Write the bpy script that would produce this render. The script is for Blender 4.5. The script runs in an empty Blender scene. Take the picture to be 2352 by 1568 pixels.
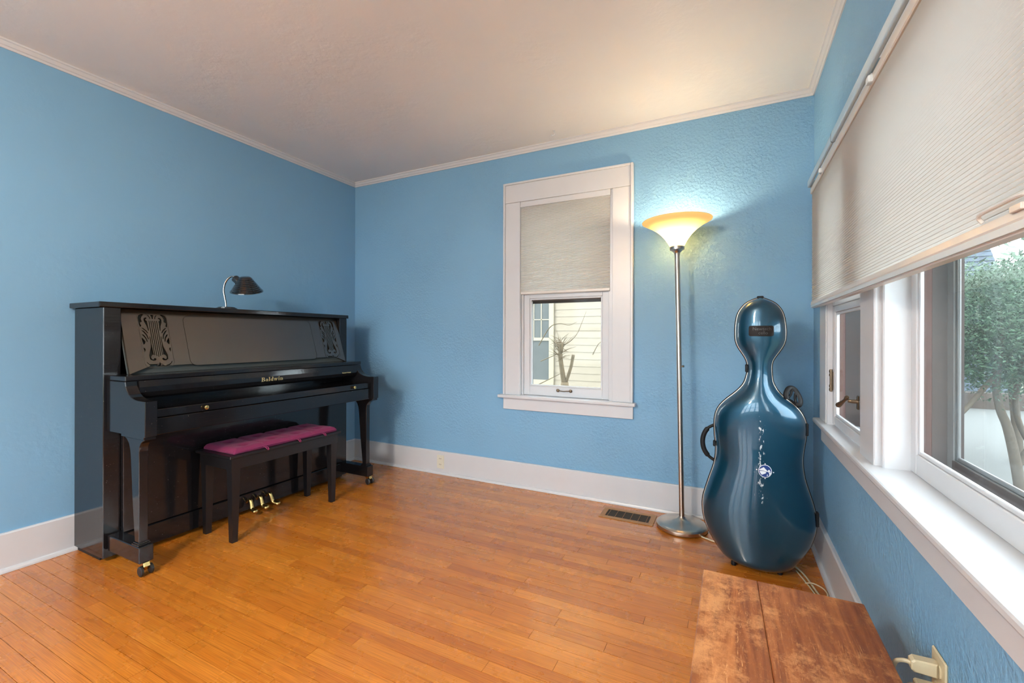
import bpy, bmesh, math, random
from mathutils import Vector, Matrix
random.seed(7)
S = bpy.context.scene
COL = S.collection

# ---------------------------------------------------------------- camera, world, exposure
XL, XR, D, H, YF = -3.2128, 0.4291, 3.0937, 2.62, -2.3     # room: left, right, back, ceiling, wall behind the camera
YAW = 0.462058
cam_d = bpy.data.cameras.new('camera'); cam = bpy.data.objects.new('camera', cam_d); COL.objects.link(cam)
cam.location = (0, 0, 1.165)
cam.rotation_euler = (Matrix.Rotation(YAW, 3, 'Z') @ Matrix.Rotation(math.pi / 2, 3, 'X') @ Matrix.Rotation(0.00244, 3, 'Z')).to_euler()
cam_d.sensor_width = 36; cam_d.lens = 15.5016; cam_d.shift_y = -0.00468; cam_d.clip_start = 0.02
S.camera = cam
W = bpy.data.worlds.new('overcast_sky'); S.world = W; W.use_nodes = True
bg = W.node_tree.nodes['Background']; bg.inputs[0].default_value = (0.78, 0.89, 1.0, 1); bg.inputs[1].default_value = 2.0
S.view_settings.view_transform = 'Standard'; S.view_settings.look = 'None'; S.view_settings.gamma = 1
S.view_settings.use_curve_mapping = False
S.view_settings.exposure = 2.3
FILL_GLOBE, BULB = 42.0, 86.0          # emission of the added fill globe and of the torchiere bulb
S.cycles.max_bounces = 8; S.cycles.diffuse_bounces = 4; S.cycles.glossy_bounces = 2; S.cycles.transmission_bounces = 4; S.cycles.transparent_max_bounces = 12
S.cycles.caustics_reflective = False; S.cycles.caustics_refractive = False
S.cycles.adaptive_threshold = 0.08
def portal(name, loc, rot, sx, sy):
    l = bpy.data.lights.new(name, 'AREA'); l.shape = 'RECTANGLE'; l.size = sx; l.size_y = sy; l.cycles.is_portal = True
    o = bpy.data.objects.new(name, l); COL.objects.link(o); o.location = loc; o.rotation_euler = rot
portal('sky_portal_back', (-1.115, D + 0.17, 1.45), (-math.pi / 2, 0, 0), 0.74, 1.5)
portal('sky_portal_right', (XR + 0.17, 1.2, 1.34), (0, math.pi / 2, 0), 1.2, 2.66)
portal('sky_portal_front', (-1.4, YF - 0.1, 1.3), (math.pi / 2, 0, 0), 3.4, 2.3)

# ---------------------------------------------------------------- mesh helpers
def tag(o, label=None, cat=None, group=None, kind=None):
    for k, v in (('label', label), ('category', cat), ('group', group), ('kind', kind)):
        if v: o[k] = v
    return o
def thing(name, loc, label=None, cat=None, group=None, kind=None):
    o = bpy.data.objects.new(name, None); COL.objects.link(o); o.location = loc; o.empty_display_size = 0.05
    return tag(o, label, cat, group, kind)
def root_loc(p):
    v = Vector((0, 0, 0))
    while p: v += Vector(p.location); p = p.parent
    return v
def obj(name, bm, mat, parent=None, local=False, base=None, smooth=None):
    """one mesh object; vertices are in world space unless local"""
    bmesh.ops.recalc_face_normals(bm, faces=bm.faces)
    if not local:
        off = root_loc(parent) if parent else Vector(base or (0, 0, 0))
        bmesh.ops.translate(bm, verts=bm.verts, vec=-off)
    me = bpy.data.meshes.new(name); bm.to_mesh(me); bm.free()
    if mat: me.materials.append(mat)
    o = bpy.data.objects.new(name, me); COL.objects.link(o)
    if parent: o.parent = parent
    elif base: o.location = base
    if smooth is not None:
        me.polygons.foreach_set('use_smooth', [True] * len(me.polygons))
        if smooth < 180: me.set_sharp_from_angle(angle=math.radians(smooth))
    return o
def nb(): return bmesh.new()
def box(bm, x0, x1, y0, y1, z0, z1, bev=0.0, seg=1):
    v = bmesh.ops.create_cube(bm, size=1)['verts']
    for q in v: q.co = Vector(((x0 + x1) / 2 + q.co.x * (x1 - x0), (y0 + y1) / 2 + q.co.y * (y1 - y0), (z0 + z1) / 2 + q.co.z * (z1 - z0)))
    if bev:
        es = list({e for q in v for e in q.link_edges})
        bmesh.ops.bevel(bm, geom=es, offset=bev, segments=seg, affect='EDGES', profile=0.5)
    return bm
def bx(*a, **k): return box(nb(), *a, **k)
def prism(bm, pts, a, b, axis='y', bev=0.0):
    """polygon pts extruded from a to b; axis y: pts are (x,z); x: (y,z); z: (x,y)"""
    def P(p, t): return {'y': (p[0], t, p[1]), 'x': (t, p[0], p[1]), 'z': (p[0], p[1], t)}[axis]
    va = [bm.verts.new(P(p, a)) for p in pts]; vb = [bm.verts.new(P(p, b)) for p in pts]
    n = len(pts); fs = [bm.faces.new(va), bm.faces.new(vb[::-1])]
    for i in range(n): fs.append(bm.faces.new((va[i], vb[i], vb[(i + 1) % n], va[(i + 1) % n])))
    if bev:
        bmesh.ops.recalc_face_normals(bm, faces=fs)
        bmesh.ops.bevel(bm, geom=list(fs[0].edges) + list(fs[1].edges), offset=bev, segments=1, affect='EDGES')
    return bm
def taper(bm, c0, h0, c1, h1):
    """square-ish frustum from centre c0 half sizes h0 to c1, h1"""
    r = []
    for c, h in ((c0, h0), (c1, h1)):
        r.append([bm.verts.new((c[0] + sx * h[0], c[1] + sy * h[1], c[2])) for sx, sy in ((-1, -1), (1, -1), (1, 1), (-1, 1))])
    bm.faces.new(r[0]); bm.faces.new(r[1])
    for i in range(4): bm.faces.new((r[0][i], r[0][(i + 1) % 4], r[1][(i + 1) % 4], r[1][i]))
    return bm
def tube(bm, pts, r, n=10, cap=True, flat=1.0):
    pts = [Vector(p) for p in pts]; rs = r if isinstance(r, (list, tuple)) else [r] * len(pts)
    up = Vector((0, 0, 1)); rings = []; prev = None
    for i, p in enumerate(pts):
        t = (pts[min(i + 1, len(pts) - 1)] - pts[max(i - 1, 0)]).normalized()
        if prev is None:
            a = up if abs(t.dot(up)) < 0.95 else Vector((1, 0, 0))
            u = t.cross(a).normalized()
        else:
            u = (prev - t * prev.dot(t)).normalized()
        prev = u; w = t.cross(u)
        rings.append([bm.verts.new(p + (u * math.cos(k * 2 * math.pi / n) + w * flat * math.sin(k * 2 * math.pi / n)) * rs[i]) for k in range(n)])
    for a, b in zip(rings, rings[1:]):
        for k in range(n): bm.faces.new((a[k], a[(k + 1) % n], b[(k + 1) % n], b[k]))
    if cap:
        bm.faces.new(rings[0][::-1]); bm.faces.new(rings[-1])
    return bm
def lathe(bm, prof, c=(0, 0, 0), axis=(0, 0, 1), n=32):
    """profile [(r, t)] revolved about axis through c"""
    c = Vector(c); ax = Vector(axis).normalized(); u = ax.orthogonal().normalized(); w = ax.cross(u)
    rings = []
    for r, t in prof:
        if r < 1e-6: rings.append([bm.verts.new(c + ax * t)])
        else: rings.append([bm.verts.new(c + ax * t + (u * math.cos(k * 2 * math.pi / n) + w * math.sin(k * 2 * math.pi / n)) * r) for k in range(n)])
    for a, b in zip(rings, rings[1:]):
        for k in range(n):
            f = [a[k % len(a)], a[(k + 1) % len(a)], b[(k + 1) % len(b)], b[k % len(b)]]
            f = list(dict.fromkeys(f))
            if len(f) > 2: bm.faces.new(f)
    return bm
def curve(pts, n=6):
    """Catmull-Rom resample"""
    P = [Vector(p) for p in pts]; out = []
    for i in range(len(P) - 1):
        a, b, c, d = P[max(i - 1, 0)], P[i], P[i + 1], P[min(i + 2, len(P) - 1)]
        for k in range(n):
            t = k / n
            out.append(0.5 * ((2 * b) + (c - a) * t + (2 * a - 5 * b + 4 * c - d) * t * t + (3 * b - a - 3 * c + d) * t ** 3))
    return out + [P[-1]]
def rrect(x0, x1, y0, y1, r, n=5):
    o = []
    for cx, cy, a in ((x1 - r, y1 - r, 0), (x0 + r, y1 - r, 90), (x0 + r, y0 + r, 180), (x1 - r, y0 + r, 270)):
        for k in range(n + 1):
            t = math.radians(a + 90 * k / n); o.append((cx + r * math.cos(t), cy + r * math.sin(t)))
    return o
def plate(bm, outer, holes, f, th):
    """flat plate with holes; f(u, v, depth) maps to world"""
    es = []; loops = [outer] + holes
    for lp in loops:
        vs = [bm.verts.new((p[0], p[1], 0)) for p in lp]
        es += [bm.edges.new((vs[i], vs[(i + 1) % len(vs)])) for i in range(len(vs))]
    r = bmesh.ops.triangle_fill(bm, use_beauty=True, edges=es, normal=(0, 0, 1))
    fs = [g for g in r['geom'] if isinstance(g, bmesh.types.BMFace)]
    e = bmesh.ops.extrude_face_region(bm, geom=fs)
    for v in e['geom']:
        if isinstance(v, bmesh.types.BMVert): v.co.z = th
    for v in bm.verts: v.co = Vector(f(v.co.x, v.co.y, v.co.z))
    return bm
def text_mesh(s, size, M, mat, name, parent, bold=0.0, ext=0.0004):
    cu = bpy.data.curves.new(name, 'FONT'); cu.body = s; cu.size = size; cu.align_x = 'CENTER'; cu.align_y = 'CENTER'
    cu.offset = bold; cu.extrude = ext; cu.resolution_u = 3
    t = bpy.data.objects.new(name, cu); COL.objects.link(t); bpy.context.view_layer.update()
    me = bpy.data.meshes.new_from_object(t); bpy.data.objects.remove(t); bpy.data.curves.remove(cu)
    me.transform(Matrix.Translation(-root_loc(parent)) @ M); me.name = name; me.materials.clear(); me.materials.append(mat)
    o = bpy.data.objects.new(name, me); COL.objects.link(o); o.parent = parent
    return o

# ---------------------------------------------------------------- material helpers
class NT:
    def __init__(s, name):
        s.m = bpy.data.materials.new(name); s.m.use_nodes = True; s.t = s.m.node_tree; s.t.nodes.clear()
        s.out = s.n('ShaderNodeOutputMaterial')
    def n(s, t, **kw):
        x = s.t.nodes.new(t)
        for k, v in kw.items(): setattr(x, k, v)
        return x
    def set(s, node, **kw):
        for k, v in kw.items():
            i = node.inputs[k.replace('_', ' ')]
            if hasattr(v, 'is_output') or isinstance(v, bpy.types.NodeSocket): s.t.links.new(v, i)
            elif isinstance(v, tuple) and len(v) == 3 and i.type == 'RGBA': i.default_value = (*v, 1)
            else: i.default_value = v
        return node
    def pos(s, scale=(1, 1, 1), rnd=0.0, obj_co=False):
        """position, stretched; rnd shifts it per object"""
        if obj_co: p = s.n('ShaderNodeTexCoord').outputs['Object']
        else: p = s.n('ShaderNodeNewGeometry').outputs['Position']
        if rnd:
            r = s.n('ShaderNodeObjectInfo').outputs['Random']
            c = s.n('ShaderNodeVectorMath', operation='MULTIPLY'); s.t.links.new(r, c.inputs[0]); c.inputs[1].default_value = (rnd, rnd * 1.7, rnd * 0.6)
            a = s.n('ShaderNodeVectorMath', operation='ADD'); s.t.links.new(p, a.inputs[0]); s.t.links.new(c.outputs[0], a.inputs[1]); p = a.outputs[0]
        v = s.n('ShaderNodeVectorMath', operation='MULTIPLY'); s.t.links.new(p, v.inputs[0]); v.inputs[1].default_value = scale
        return v.outputs[0]
    def noise(s, vec, scale, detail=4, rough=0.55, dist=0.0):
        x = s.n('ShaderNodeTexNoise'); s.set(x, Vector=vec, Scale=scale, Detail=detail, Roughness=rough, Distortion=dist); return x.outputs['Fac']
    def ramp(s, fac, *st):
        r = s.n('ShaderNodeValToRGB'); s.t.links.new(fac, r.inputs[0])
        while len(r.color_ramp.elements) < len(st): r.color_ramp.elements.new(0.5)
        for e, (p, c) in zip(r.color_ramp.elements, st):
            e.position = p; e.color = (*c, 1) if isinstance(c, tuple) else (c, c, c, 1)
        return r.outputs[0]
    def mix(s, fac, a, b, blend='MIX'):
        m = s.n('ShaderNodeMix', data_type='RGBA', blend_type=blend)
        for k, v in ((0, fac), (6, a), (7, b)):
            if isinstance(v, bpy.types.NodeSocket): s.t.links.new(v, m.inputs[k])
            elif isinstance(v, tuple): m.inputs[k].default_value = (*v, 1)
            else: m.inputs[k].default_value = v
        return m.outputs[2]
    def math(s, op, a, b=0.0):
        m = s.n('ShaderNodeMath', operation=op)
        for k, v in ((0, a), (1, b)):
            if isinstance(v, bpy.types.NodeSocket): s.t.links.new(v, m.inputs[k])
            else: m.inputs[k].default_value = v
        return m.outputs[0]
    def bump(s, hgt, dist, strength=1.0):
        b = s.n('ShaderNodeBump'); s.set(b, Height=hgt, Distance=dist, Strength=strength); return b.outputs[0]
    def pbsdf(s, **kw):
        b = s.n('ShaderNodeBsdfPrincipled'); s.set(b, **kw); s.t.links.new(b.outputs[0], s.out.inputs[0]); return s.m
def plain(name, col, rough=0.5, metal=0.0, coat=0.0, var=0.0, vscale=20, spec=0.5, coat_rough=0.05):
    t = NT(name); c = col; kw = {}
    f = t.noise(t.pos(), vscale, 4)
    if var:
        c = t.mix(f, tuple(x * (1 - var) for x in col), tuple(min(1, x * (1 + var)) for x in col))
    r = t.ramp(f, (0.2, max(0.02, rough * 0.97)), (0.8, min(1, rough * 1.03)))
    return t.pbsdf(Base_Color=c, Roughness=r, Metallic=metal, Coat_Weight=coat, Coat_Roughness=coat_rough, Specular_IOR_Level=spec)
def wall_mat(name, col, depth, scale, chips=0.0):
    t = NT(name); p = t.pos()
    lump = t.ramp(t.noise(p, scale, 4, 0.55, 0.15), (0.42, 0.0), (0.62, 1.0))
    patch = t.ramp(t.noise(p, 2.2, 2), (0.40, 0.15), (0.62, 1.0))
    h = t.math('MULTIPLY', lump, patch)
    h = t.math('ADD', h, t.math('MULTIPLY', t.noise(p, scale * 2.5, 3), 0.35))
    c = t.mix(t.noise(p, 1.3, 3), tuple(x * 0.95 for x in col), tuple(min(1, x * 1.05) for x in col))
    return t.pbsdf(Base_Color=c, Roughness=0.55, Normal=t.bump(h, depth), Specular_IOR_Level=0.35)

BLUE = (0.196, 0.388, 0.572)
M = {}
M['wall'] = wall_mat('blue_textured_plaster', BLUE, 0.0020, 62)
M['wall_smooth'] = wall_mat('blue_smooth_plaster', BLUE, 0.0006, 16)
M['wall_tan'] = wall_mat('tan_plaster', (0.42, 0.29, 0.17), 0.0006, 16)
M['ceiling'] = wall_mat('offwhite_ceiling_plaster', (0.80, 0.80, 0.785), 0.0008, 14)
M['trim'] = plain('white_trim_paint', (0.585, 0.595, 0.615), 0.32, var=0.03, vscale=6)
M['outer'] = plain('exterior_wall_paint', (0.55, 0.54, 0.50), 0.7, var=0.05)
def floor_mat():
    t = NT('oak_floor_varnish'); rnd = t.n('ShaderNodeObjectInfo').outputs['Random']
    pl = t.pos((0.55, 13, 1), rnd=37.0)
    g1 = t.noise(pl, 2.0, 3, 0.5, 1.2)
    rings = t.math('FRACT', t.math('MULTIPLY', g1, 7.0))
    rings = t.ramp(rings, (0.0, 0.0), (0.45, 1.0), (1.0, 0.0))
    fine = t.noise(t.pos((3.0, 190, 1), rnd=37.0), 2.0, 3, 0.6)
    base = t.ramp(rnd, (0.0, (0.465, 0.121, 0.011)), (0.25, (0.573, 0.170, 0.015)), (0.55, (0.651, 0.203, 0.019)), (0.82, (0.714, 0.242, 0.027)), (1.0, (0.512, 0.133, 0.013)))
    c = t.mix(t.math('MULTIPLY', rings, 0.36), base, (0.800, 0.314, 0.041))
    c = t.mix(t.ramp(fine, (0.35, 0.5), (0.6, 0.0)), c, (0.263, 0.067, 0.007))
    big = t.noise(t.pos(), 1.1, 3)
    c = t.mix(t.ramp(big, (0.35, 0.25), (0.65, 0.0)), c, (0.465, 0.121, 0.011))
    r = t.ramp(t.noise(t.pos(), 5.0, 5, 0.65), (0.3, 0.20), (0.7, 0.36))
    return t.pbsdf(Base_Color=c, Roughness=r, Normal=t.bump(t.math('ADD', fine, t.math('MULTIPLY', t.noise(t.pos((1, 3, 1)), 9, 2), 2.0)), 0.00016), Coat_Weight=0.6, Coat_Roughness=0.13)
M['floor'] = floor_mat()
M['subfloor'] = plain('dark_floor_joint', (0.035, 0.014, 0.006), 0.8)
def lacquer(name, col, rough, flecks=0.0):
    t = NT(name); p = t.pos()
    r = t.ramp(t.noise(t.pos((1, 1, 1)), 7, 5, 0.6), (0.35, rough * 0.8), (0.7, rough * 1.25))
    c = t.mix(t.ramp(t.noise(p, 160, 2), (0.735, 0.0), (0.755, 1.0)), col, (0.16, 0.14, 0.12))
    return t.pbsdf(Base_Color=c, Roughness=r, Specular_IOR_Level=0.5, 
                   Normal=t.bump(t.noise(t.pos((1, 0.06, 1)), 130, 2), 0.00012))
M['lacquer'] = lacquer('black_satin_lacquer', (0.010, 0.009, 0.010), 0.115)
M['satin'] = plain('black_brushed_satin_lacquer', (0.030, 0.020, 0.012), 0.26, spec=1.0, coat=1.0, coat_rough=0.24)
M['bench_black'] = plain('black_bench_paint', (0.010, 0.009, 0.010), 0.32, var=0.2)
M['brass'] = plain('aged_brass', (0.62, 0.42, 0.16), 0.26, metal=1.0, var=0.2, vscale=60)
M['gold'] = plain('gold_lettering', (0.80, 0.60, 0.27), 0.35, metal=0.6)
M['iron'] = plain('dark_caster_iron', (0.045, 0.043, 0.042), 0.35, metal=0.6)
M['dark_cloth'] = plain('grey_grille_cloth', (0.045, 0.055, 0.055), 0.9)
M['rubber'] = plain('black_rubber', (0.009, 0.009, 0.010), 0.5, spec=0.25)
M['chrome'] = plain('smoked_chrome', (0.42, 0.40, 0.38), 0.15, metal=1.0)
M['shade_black'] = plain('black_enamel', (0.010, 0.011, 0.013), 0.12, coat=0.6)
M['nickel'] = plain('brushed_nickel', (0.55, 0.48, 0.41), 0.30, metal=1.0, vscale=2)
M['ivory'] = plain('ivory_plastic', (0.60, 0.50, 0.32), 0.38)
M['cream_plastic'] = plain('cream_plastic', (0.66, 0.63, 0.52), 0.35)
M['slot'] = plain('dark_slot', (0.02, 0.018, 0.016), 0.7)
M['bronze'] = plain('tarnished_bronze', (0.16, 0.11, 0.07), 0.38, metal=0.8, var=0.3, vscale=120)
M['rod_blue'] = plain('pale_blue_rod_enamel', (0.47, 0.60, 0.69), 0.28)
M['clear_plastic'] = plain('milky_plastic_clip', (0.62, 0.68, 0.70), 0.25)
M['rail'] = plain('ivory_shade_rail', (0.66, 0.62, 0.57), 0.3)
M['brown_ext'] = plain('brown_exterior_paint', (0.050, 0.027, 0.018), 0.6, var=0.35, vscale=30)
M['red_ext'] = plain('rust_red_exterior_paint', (0.105, 0.032, 0.018), 0.6, var=0.2)
M['alu'] = plain('weathered_aluminium', (0.22, 0.22, 0.22), 0.42, metal=0.3)
M['vent_brass'] = plain('tan_vent_metal', (0.40, 0.185, 0.055), 0.4, metal=0.3)
M['vent_dark'] = plain('dark_vent_slat', (0.020, 0.012, 0.005), 0.5)
M['cord'] = plain('ivory_cord', (0.56, 0.47, 0.31), 0.45)
def fabric_mat():
    t = NT('magenta_cushion_fabric'); p = t.pos()
    w = t.noise(p, 420, 2, 0.7)
    c = t.mix(w, (0.120, 0.008, 0.042), (0.30, 0.020, 0.100))
    return t.pbsdf(Base_Color=c, Roughness=0.9, Sheen_Weight=0.12, Sheen_Tint=(1.0, 0.5, 0.7), Normal=t.bump(w, 0.0012))
M['cushion'] = fabric_mat()
def shade_fabric(name, a, b, k):
    t = NT(name); p = t.pos()
    f = t.noise(p, 90, 3)
    d = t.n('ShaderNodeBsdfDiffuse'); t.set(d, Color=t.mix(f, tuple(x * .96 for x in a), a))
    tr = t.n('ShaderNodeBsdfTranslucent'); t.set(tr, Color=b)
    m = t.n('ShaderNodeMixShader'); m.inputs[0].default_value = k
    t.t.links.new(d.outputs[0], m.inputs[1]); t.t.links.new(tr.outputs[0], m.inputs[2]); t.t.links.new(m.outputs[0], t.out.inputs[0])
    return t.m
M['cell'] = shade_fabric('cream_cellular_fabric', (0.88, 0.875, 0.865), (0.96, 0.955, 0.94), 0.68)
M['seam'] = plain('bonded_shade_seam', (0.54, 0.51, 0.46), 0.9)
M['lamp_glass'] = shade_fabric('amber_frosted_glass', (0.62, 0.50, 0.33), (0.98, 0.80, 0.50), 0.62)
def glass_mat(name, dust=0.05, tint=(0.97, 0.98, 0.97)):
    t = NT(name); p = t.pos((1, 1, 0.25))
    tr = t.n('ShaderNodeBsdfTransparent'); t.set(tr, Color=tint)
    gl = t.n('ShaderNodeBsdfGlossy'); t.set(gl, Roughness=0.02, Color=(0.9, 0.9, 0.9))
    g = t.n('ShaderNodeNewGeometry'); dp = t.n('ShaderNodeVectorMath', operation='DOT_PRODUCT')
    t.t.links.new(g.outputs['Incoming'], dp.inputs[0]); t.t.links.new(g.outputs['Normal'], dp.inputs[1])
    k = t.math('POWER', t.math('SUBTRACT', 1.0, t.math('ABSOLUTE', dp.outputs['Value'])), 5.0)
    fr = t.math('ADD', t.math('MULTIPLY', k, 0.3), 0.004)      # Schlick, the same on both faces of the pane
    m = t.n('ShaderNodeMixShader'); t.t.links.new(fr, m.inputs[0]); t.t.links.new(tr.outputs[0], m.inputs[1]); t.t.links.new(gl.outputs[0], m.inputs[2])
    di = t.n('ShaderNodeBsdfTranslucent'); t.set(di, Color=(0.8, 0.82, 0.84))
    m2 = t.n('ShaderNodeMixShader')
    f = t.math('MULTIPLY', t.ramp(t.noise(p, 260, 4, 0.7), (0.35, 0.35), (0.75, 1.6)), dust)
    t.t.links.new(f, m2.inputs[0]); t.t.links.new(m.outputs[0], m2.inputs[1]); t.t.links.new(di.outputs[0], m2.inputs[2])
    t.t.links.new(m2.outputs[0], t.out.inputs[0]); return t.m
M['glass'] = glass_mat('window_glass', 0.008)
M['dusty'] = glass_mat('dusty_storm_glass', 0.007)
def teal_mat():
    t = NT('teal_metallic_case_paint'); p = t.pos()
    fl = t.noise(p, 900, 2)
    c = t.mix(fl, (0.0015, 0.042, 0.082), (0.004, 0.074, 0.130))
    # worn chips along the centre ridge
    g = t.n('ShaderNodeSeparateXYZ'); t.t.links.new(t.pos(), g.inputs[0])
    band = t.ramp(t.math('ABSOLUTE', t.math('SUBTRACT', g.outputs[0], 0.128)), (0.0, 1.0), (0.045, 0.0))
    low = t.ramp(t.math('MULTIPLY', g.outputs[2], 0.5), (0.14, 0.0), (0.19, 1.0), (0.36, 1.0), (0.43, 0.0))
    ch = t.noise(t.pos((1, 1, 0.4)), 85, 4, 0.7)
    lim = t.math('MULTIPLY', t.math('MULTIPLY', band, low), 0.22)
    fac = t.ramp(t.math('ADD', ch, lim), (0.755, 0.0), (0.79, 0.85))
    c = t.mix(fac, c, (0.62, 0.70, 0.72))
    return t.pbsdf(Base_Color=c, Metallic=t.math('SUBTRACT', 0.55, t.math('MULTIPLY', fac, 0.55)), Roughness=0.33, Coat_Weight=1.0, Coat_Roughness=0.06)
M['teal'] = teal_mat()
M['decal_white'] = plain('white_decal', (0.74, 0.78, 0.82), 0.4)
M['decal_blue'] = plain('navy_decal', (0.012, 0.045, 0.20), 0.4)
M['plate_grey'] = plain('embossed_plate_text', (0.045, 0.042, 0.040), 0.4)
M['plate_dark'] = plain('dark_badge_rubber', (0.016, 0.012, 0.011), 0.55, spec=0.2)
def old_wood():
    t = NT('worn_pine_board'); p = t.pos((14, 1.0, 14), rnd=11.0)
    g = t.noise(p, 2.2, 4, 0.55, 1.0)
    c = t.ramp(g, (0.30, (0.162, 0.040, 0.011)), (0.52, (0.290, 0.083, 0.020)), (0.72, (0.419, 0.138, 0.037)))
    wear = t.noise(t.pos((1, 1, 1)), 11, 9, 0.80)
    sx = t.n('ShaderNodeSeparateXYZ'); t.t.links.new(t.pos(), sx.inputs[0])
    edge = t.ramp(t.math('ADD', sx.outputs[0], 0.5), (0.42, 1.0), (0.58, 0.25), (0.80, 0.0))
    wf = t.ramp(t.math('ADD', wear, t.math('MULTIPLY', edge, 0.13)), (0.52, 0.0), (0.68, 0.75))
    c = t.mix(wf, c, (0.621, 0.269, 0.094))
    sc = t.noise(t.pos((60, 5, 1)), 3.0, 3, 0.8, 2.0)
    c = t.mix(t.ramp(sc, (0.60, 0.0), (0.70, 0.55)), c, (0.743, 0.375, 0.143))
    kn = t.n('ShaderNodeTexVoronoi'); kn.inputs['Scale'].default_value = 8.5; t.t.links.new(t.pos((1.5, 0.9, 1)), kn.inputs['Vector'])
    sel = t.n('ShaderNodeSeparateColor'); t.t.links.new(kn.outputs['Color'], sel.inputs[0])
    kf = t.math('MULTIPLY', t.ramp(kn.outputs['Distance'], (0.06, 0.85), (0.17, 0.0)), t.ramp(sel.outputs[0], (0.62, 0.0), (0.66, 1.0)))
    c = t.mix(kf, c, (0.068, 0.022, 0.011))
    return t.pbsdf(Base_Color=c, Roughness=t.ramp(wear, (0.35, 0.34), (0.7, 0.60)), Normal=t.bump(t.math('ADD', g, wear), 0.0008))
M['pine'] = old_wood()
M['siding'] = plain('cream_siding_paint', (0.40, 0.315, 0.23), 0.7, var=0.06, vscale=8)
M['siding_trim'] = plain('pale_house_trim', (0.44, 0.36, 0.255), 0.6)
M['far_glass'] = plain('far_window_glass', (0.105, 0.105, 0.098), 0.6, var=0.2, vscale=4)
M['bark'] = plain('grey_brown_bark', (0.10, 0.075, 0.052), 0.9, var=0.4, vscale=35)
M['twig'] = plain('tan_bare_bark', (0.20, 0.135, 0.075), 0.9, var=0.3, vscale=30)
M['leaf'] = plain('evergreen_needles', (0.030, 0.070, 0.030), 0.65, var=0.55, vscale=5)
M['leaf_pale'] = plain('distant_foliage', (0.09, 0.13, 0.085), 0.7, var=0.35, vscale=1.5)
M['shingle'] = plain('blue_grey_shingle', (0.085, 0.105, 0.135), 0.8, var=0.3, vscale=3)
M['concrete'] = plain('pale_concrete', (0.115, 0.113, 0.104), 0.85, var=0.07, vscale=1.5)
M['hedge'] = plain('dark_brown_retaining_wall', (0.075, 0.055, 0.042), 0.9, var=0.4, vscale=6)
M['ground'] = plain('winter_lawn', (0.075, 0.080, 0.040), 0.95, var=0.25, vscale=3)

# ---------------------------------------------------------------- room shell
def struct(name, bm, mat, **k): return tag(obj(name, bm, mat, **k), kind='structure')
T = 0.20
struct('wall_left', bx(XL - T, XL, YF - T, D + T, -0.05, H + 0.1), M['wall_smooth'])
def holed_x(bm, y0, y1, z0, z1, x0, x1, h):   # wall lying along x with opening h=(xa,xb,za,zb)
    xa, xb, za, zb = h
    box(bm, x0, xa, y0, y1, z0, z1); box(bm, xb, x1, y0, y1, z0, z1)
    box(bm, xa, xb, y0, y1, z0, za); box(bm, xa, xb, y0, y1, zb, z1)
    return bm
W1 = (-1.478, -0.752, 0.69, 2.22)
struct('wall_back', holed_x(nb(), D, D + T, -0.05, H + 0.1, XL - 0.0, XR + T, W1), M['wall'])
W2 = (0.05, 2.60, 0.722, 1.95)
b = nb()
box(b, XR, XR + T, YF - T, W2[0], -0.05, H + 0.1); box(b, XR, XR + T, W2[1], D, -0.05, H + 0.1)
box(b, XR, XR + T, W2[0], W2[1], -0.05, W2[2]); box(b, XR, XR + T, W2[0], W2[1], W2[3], H + 0.1)
struct('wall_right', b, M['wall'])
W3 = (-3.00, 0.20, 0.22, 2.38)
struct('wall_front', holed_x(nb(), YF - T, YF, -0.05, H + 0.1, XL, XR + T, W3), M['wall_tan'])
struct('ceiling', bx(XL, XR, YF, D, H, H + 0.1), M['ceiling'])
# crown moulding: cove profile with a bead
def crown(off): return [(0.0, H - 0.040), (0.006, H - 0.040), (0.010, H - 0.030), (0.016, H - 0.027), (0.024, H - 0.012), (0.030, H - 0.009), (0.030, H), (0.0, H)]
b = nb(); prism(b, [(XL + a, z) for a, z in crown(0)], YF, D, 'y'); struct('trim_1', b, M['trim'])
b = nb(); prism(b, [(D - a, z) for a, z in crown(0)], XL + 0.001, XR, 'x'); struct('trim_2', b, M['trim'])
b = nb(); prism(b, [(XR - a, z) for a, z in crown(0)], YF, D, 'y'); struct('trim_3', b, M['trim'])
def base_prof(): return [(0, 0), (0.034, 0), (0.033, 0.008), (0.028, 0.018), (0.018, 0.021), (0.018, 0.186), (0.013, 0.192), (0, 0.192)]
b = nb(); prism(b, [(XL + a, z + 0.001) for a, z in base_prof()], YF, D, 'y'); struct('baseboard_left', b, M['trim'])
b = nb(); prism(b, [(D - a, z + 0.001) for a, z in base_prof()], XL + 0.019, XR - 0.019, 'x'); struct('baseboard_back', b, M['trim'])
b = nb(); prism(b, [(XR - a, z + 0.001) for a, z in base_prof()], YF, D - 0.0, 'y'); struct('baseboard_right', b, M['trim'])

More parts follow.
